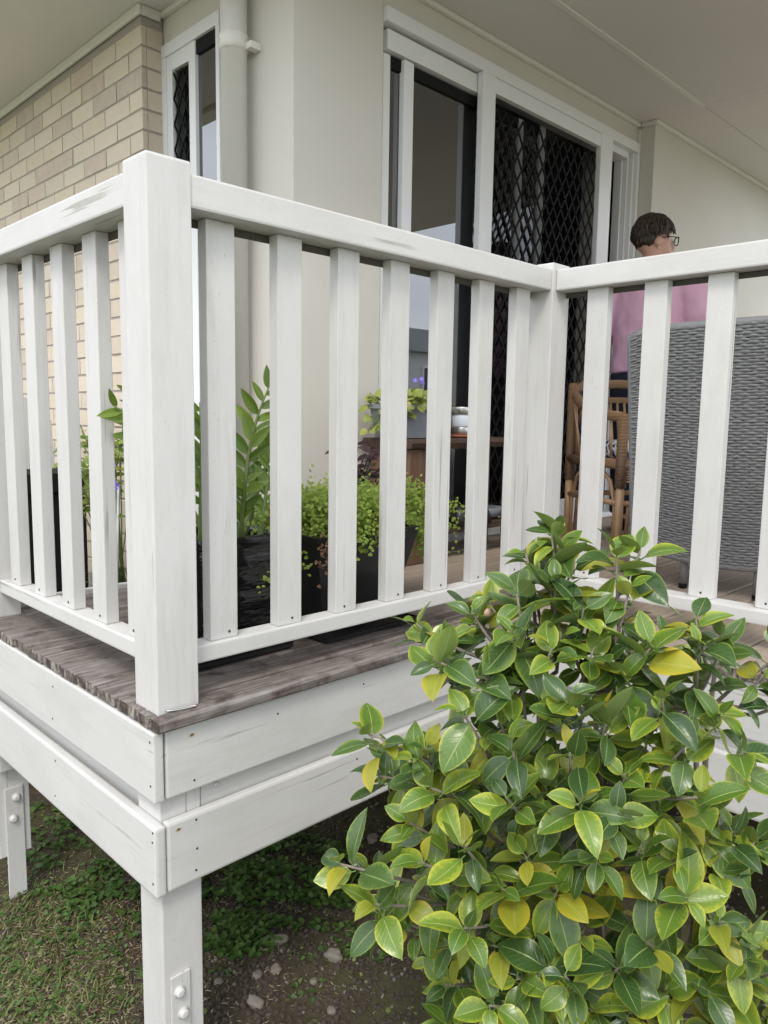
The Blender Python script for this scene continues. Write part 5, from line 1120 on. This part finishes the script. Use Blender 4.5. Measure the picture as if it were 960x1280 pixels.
# hair
bm = bmesh.new(); bmesh.ops.create_icosphere(bm, subdivisions=6, radius=1.0)
kill = []
for v in bm.verts:
    p = v.co
    front = p.y > .30 and p.z < .44 and p.z < .30+.9*(p.y-.0)
    side = p.y > -.06 and p.z < -.02 and abs(p.x) > .2
    cheek = p.y > .16 and p.z < .40
    low = p.z < -.58+.05*math.cos(9*math.atan2(p.x, -p.y))
    nap = p.z < -.50 and p.y > -.25
    if front or side or cheek or low or nap: kill.append(v)
bmesh.ops.delete(bm, geom=kill, context='VERTS')
for v in bm.verts:
    p = v.co.copy(); a = math.atan2(p.x, p.y); st = math.sin(a*23+p.z*5)*.022+math.sin(a*61+p.z*11)*.012+.02*math.sin(p.z*14+a*3)
    vol = 1.0+.10*max(0, p.z)*(1+.5*max(0,p.y))+.07*max(0, -p.y)*max(0, min(1, (p.z+.5)*1.6))-.10*max(0, -p.z-.15)
    q = Vector((p.x*.0825, p.y*.102-.008, p.z*.102+.029))*(vol+st); v.co = Vector(hp(*q))
hr = link('hair', bm_mesh('hair', bm, M['hair'], True), pr_); so_ = hr.modifiers.new('s', 'SOLIDIFY'); so_.thickness = .012; so_.offset = -1
bm = bmesh.new(); rh = random.Random(2)
for _ in range(900):
    a = rh.uniform(-3.14, 3.14); z0 = rh.uniform(.1, .98); r0 = math.sqrt(max(0, 1-z0*z0)); P0 = Vector((math.sin(a)*r0, math.cos(a)*r0, z0))
    pts = []; jit = rh.uniform(0,6)
    for i in range(5):
        t = i/4; q = P0.copy(); q.z -= t*rh.uniform(.25,.5); q.x *= 1+.25*t; q.y = q.y*(1+.1*t)+(.14*t if P0.y > .2 else -.10*t); q.normalize(); q *= (1.09+.03*rh.random()+.035*math.sin(i*.8+jit)+(.05 if i == 4 else 0)); pts.append(hp(q.x*.0805, q.y*.099-.008, q.z*.099+.031))
    pl = (HR.inverted() @ (Vector(pts[-1])-HC))
    if pl.y > .05 and pl.z < .04: continue
    if pl.z < -.05 and pl.y > -.03: continue
    add_tube(bm, pts, [.0028,.0034,.0032,.0026,.0006], 5, 0, False)
hl = link('hair_locks', bm_mesh('hair_locks', bm, M['hair'], True), pr_); hl['kind'] = 'stuff'
# glasses and earring
gl = tube('glasses', [hp(.079,-.012,.008), hp(.080,.05,.014), hp(.066,.104,.014)], .0024, M['black'], pr_, 6)
tube('glasses_temple', [hp(-.079,-.012,.008), hp(-.080,.05,.014), hp(-.066,.104,.014)], .0024, M['black'], gl, 6)
for s in (-1, 1): tube('glasses_rim', [hp(s*(.034+.027*math.cos(k*math.pi/8)), .108-.006*abs(math.cos(k*math.pi/8)), .002+.021*math.sin(k*math.pi/8)) for k in range(17)], .0026, M['black'], gl, 6)
tube('glasses_bridge', [hp(-.009,.108,.006), hp(0,.112,.008), hp(.009,.108,.006)], .0022, M['black'], gl, 6)
for s in (-1, 1): ellip_b = bmesh.new(); ellip(ellip_b, hp(.082*s,-.006,-.040), (.005,.005,.006)); link('earring', bm_mesh('earring', ellip_b, M['petal_white'], True), pr_)
pr_.scale = (.965,.965,.962); pr_.location = (3.03, 0.565, 0.0); pr_.rotation_euler = (0, 0, math.atan2(-.95, .30))
# ================================================================== neighbour across the yard (seen mirrored in the door glass)
nh = thing('neighbour_house', 'white neighbouring house with grey parapet, reflected in the door glass', 'house', (17, -14, GZ))
MW = render_wall('neighbour_wall', (0.66,0.67,0.68), 40, .1); MG = simple('grey_cladding', (0.36,0.38,0.40), .6); MD = simple('dark_window', (0.04,0.05,0.06), .1)
box('wall', 9.0, 26.0, -20.0, -11.0, GZ-.1, 2.35, MW, nh, 0); box('parapet', 8.8, 26.2, -20.2, -10.8, 2.351, 2.95, MG, nh, .02)
for wx in (10.2, 12.6, 15.0, 17.4, 19.8, 22.2):
    w_ = box('window', wx, wx+1.5, -10.999, -10.94, 1.0, 2.0, M['alu'], nh, .01)
    for k in range(2): box('pane', wx+.06+.71*k, wx+.73+.71*k, -10.9395, -10.93, 1.06, 1.94, MD, w_, 0)
for wy in (-13.5, -17): 
    w_ = box('window', 8.94, 8.999, wy, wy+1.6, 1.0, 2.0, M['alu'], nh, .01); box('pane', 8.93, 8.9395, wy+.06, wy+1.54, 1.06, 1.94, MD, w_, 0)
hd = Batch(); rh = random.Random(77); LF = leaf_geo(1.0, .5, .4, .2, 3, (-1,0,1), .8)
for _ in range(9000):
    x = rh.uniform(5, 26); y = -8.6+rh.uniform(-.5,.5); top = .15+.18*math.sin(x*1.7)+.1*math.sin(x*5); z = GZ+(top-GZ)*rh.random()**.6
    hd.add(LF, frame((rh.uniform(-1,1),rh.uniform(-1,1),rh.uniform(-.5,1)), (rh.uniform(-1,1),1,1), (x,y,z), rh.uniform(.10,.22)), 0)
hb = bmesh.new(); add_box(hb, 5, 26, -8.9, -8.3, GZ, -.15)
hg = thing('hedge', 'dark green hedge along the far side of the yard', 'hedge', (15, -8.6, GZ)); link('branches', bm_mesh('branches', hb, M['twig_brown']), hg); ho = hd.build('foliage', [M['cam_dark']], hg); ho['kind'] = 'stuff'
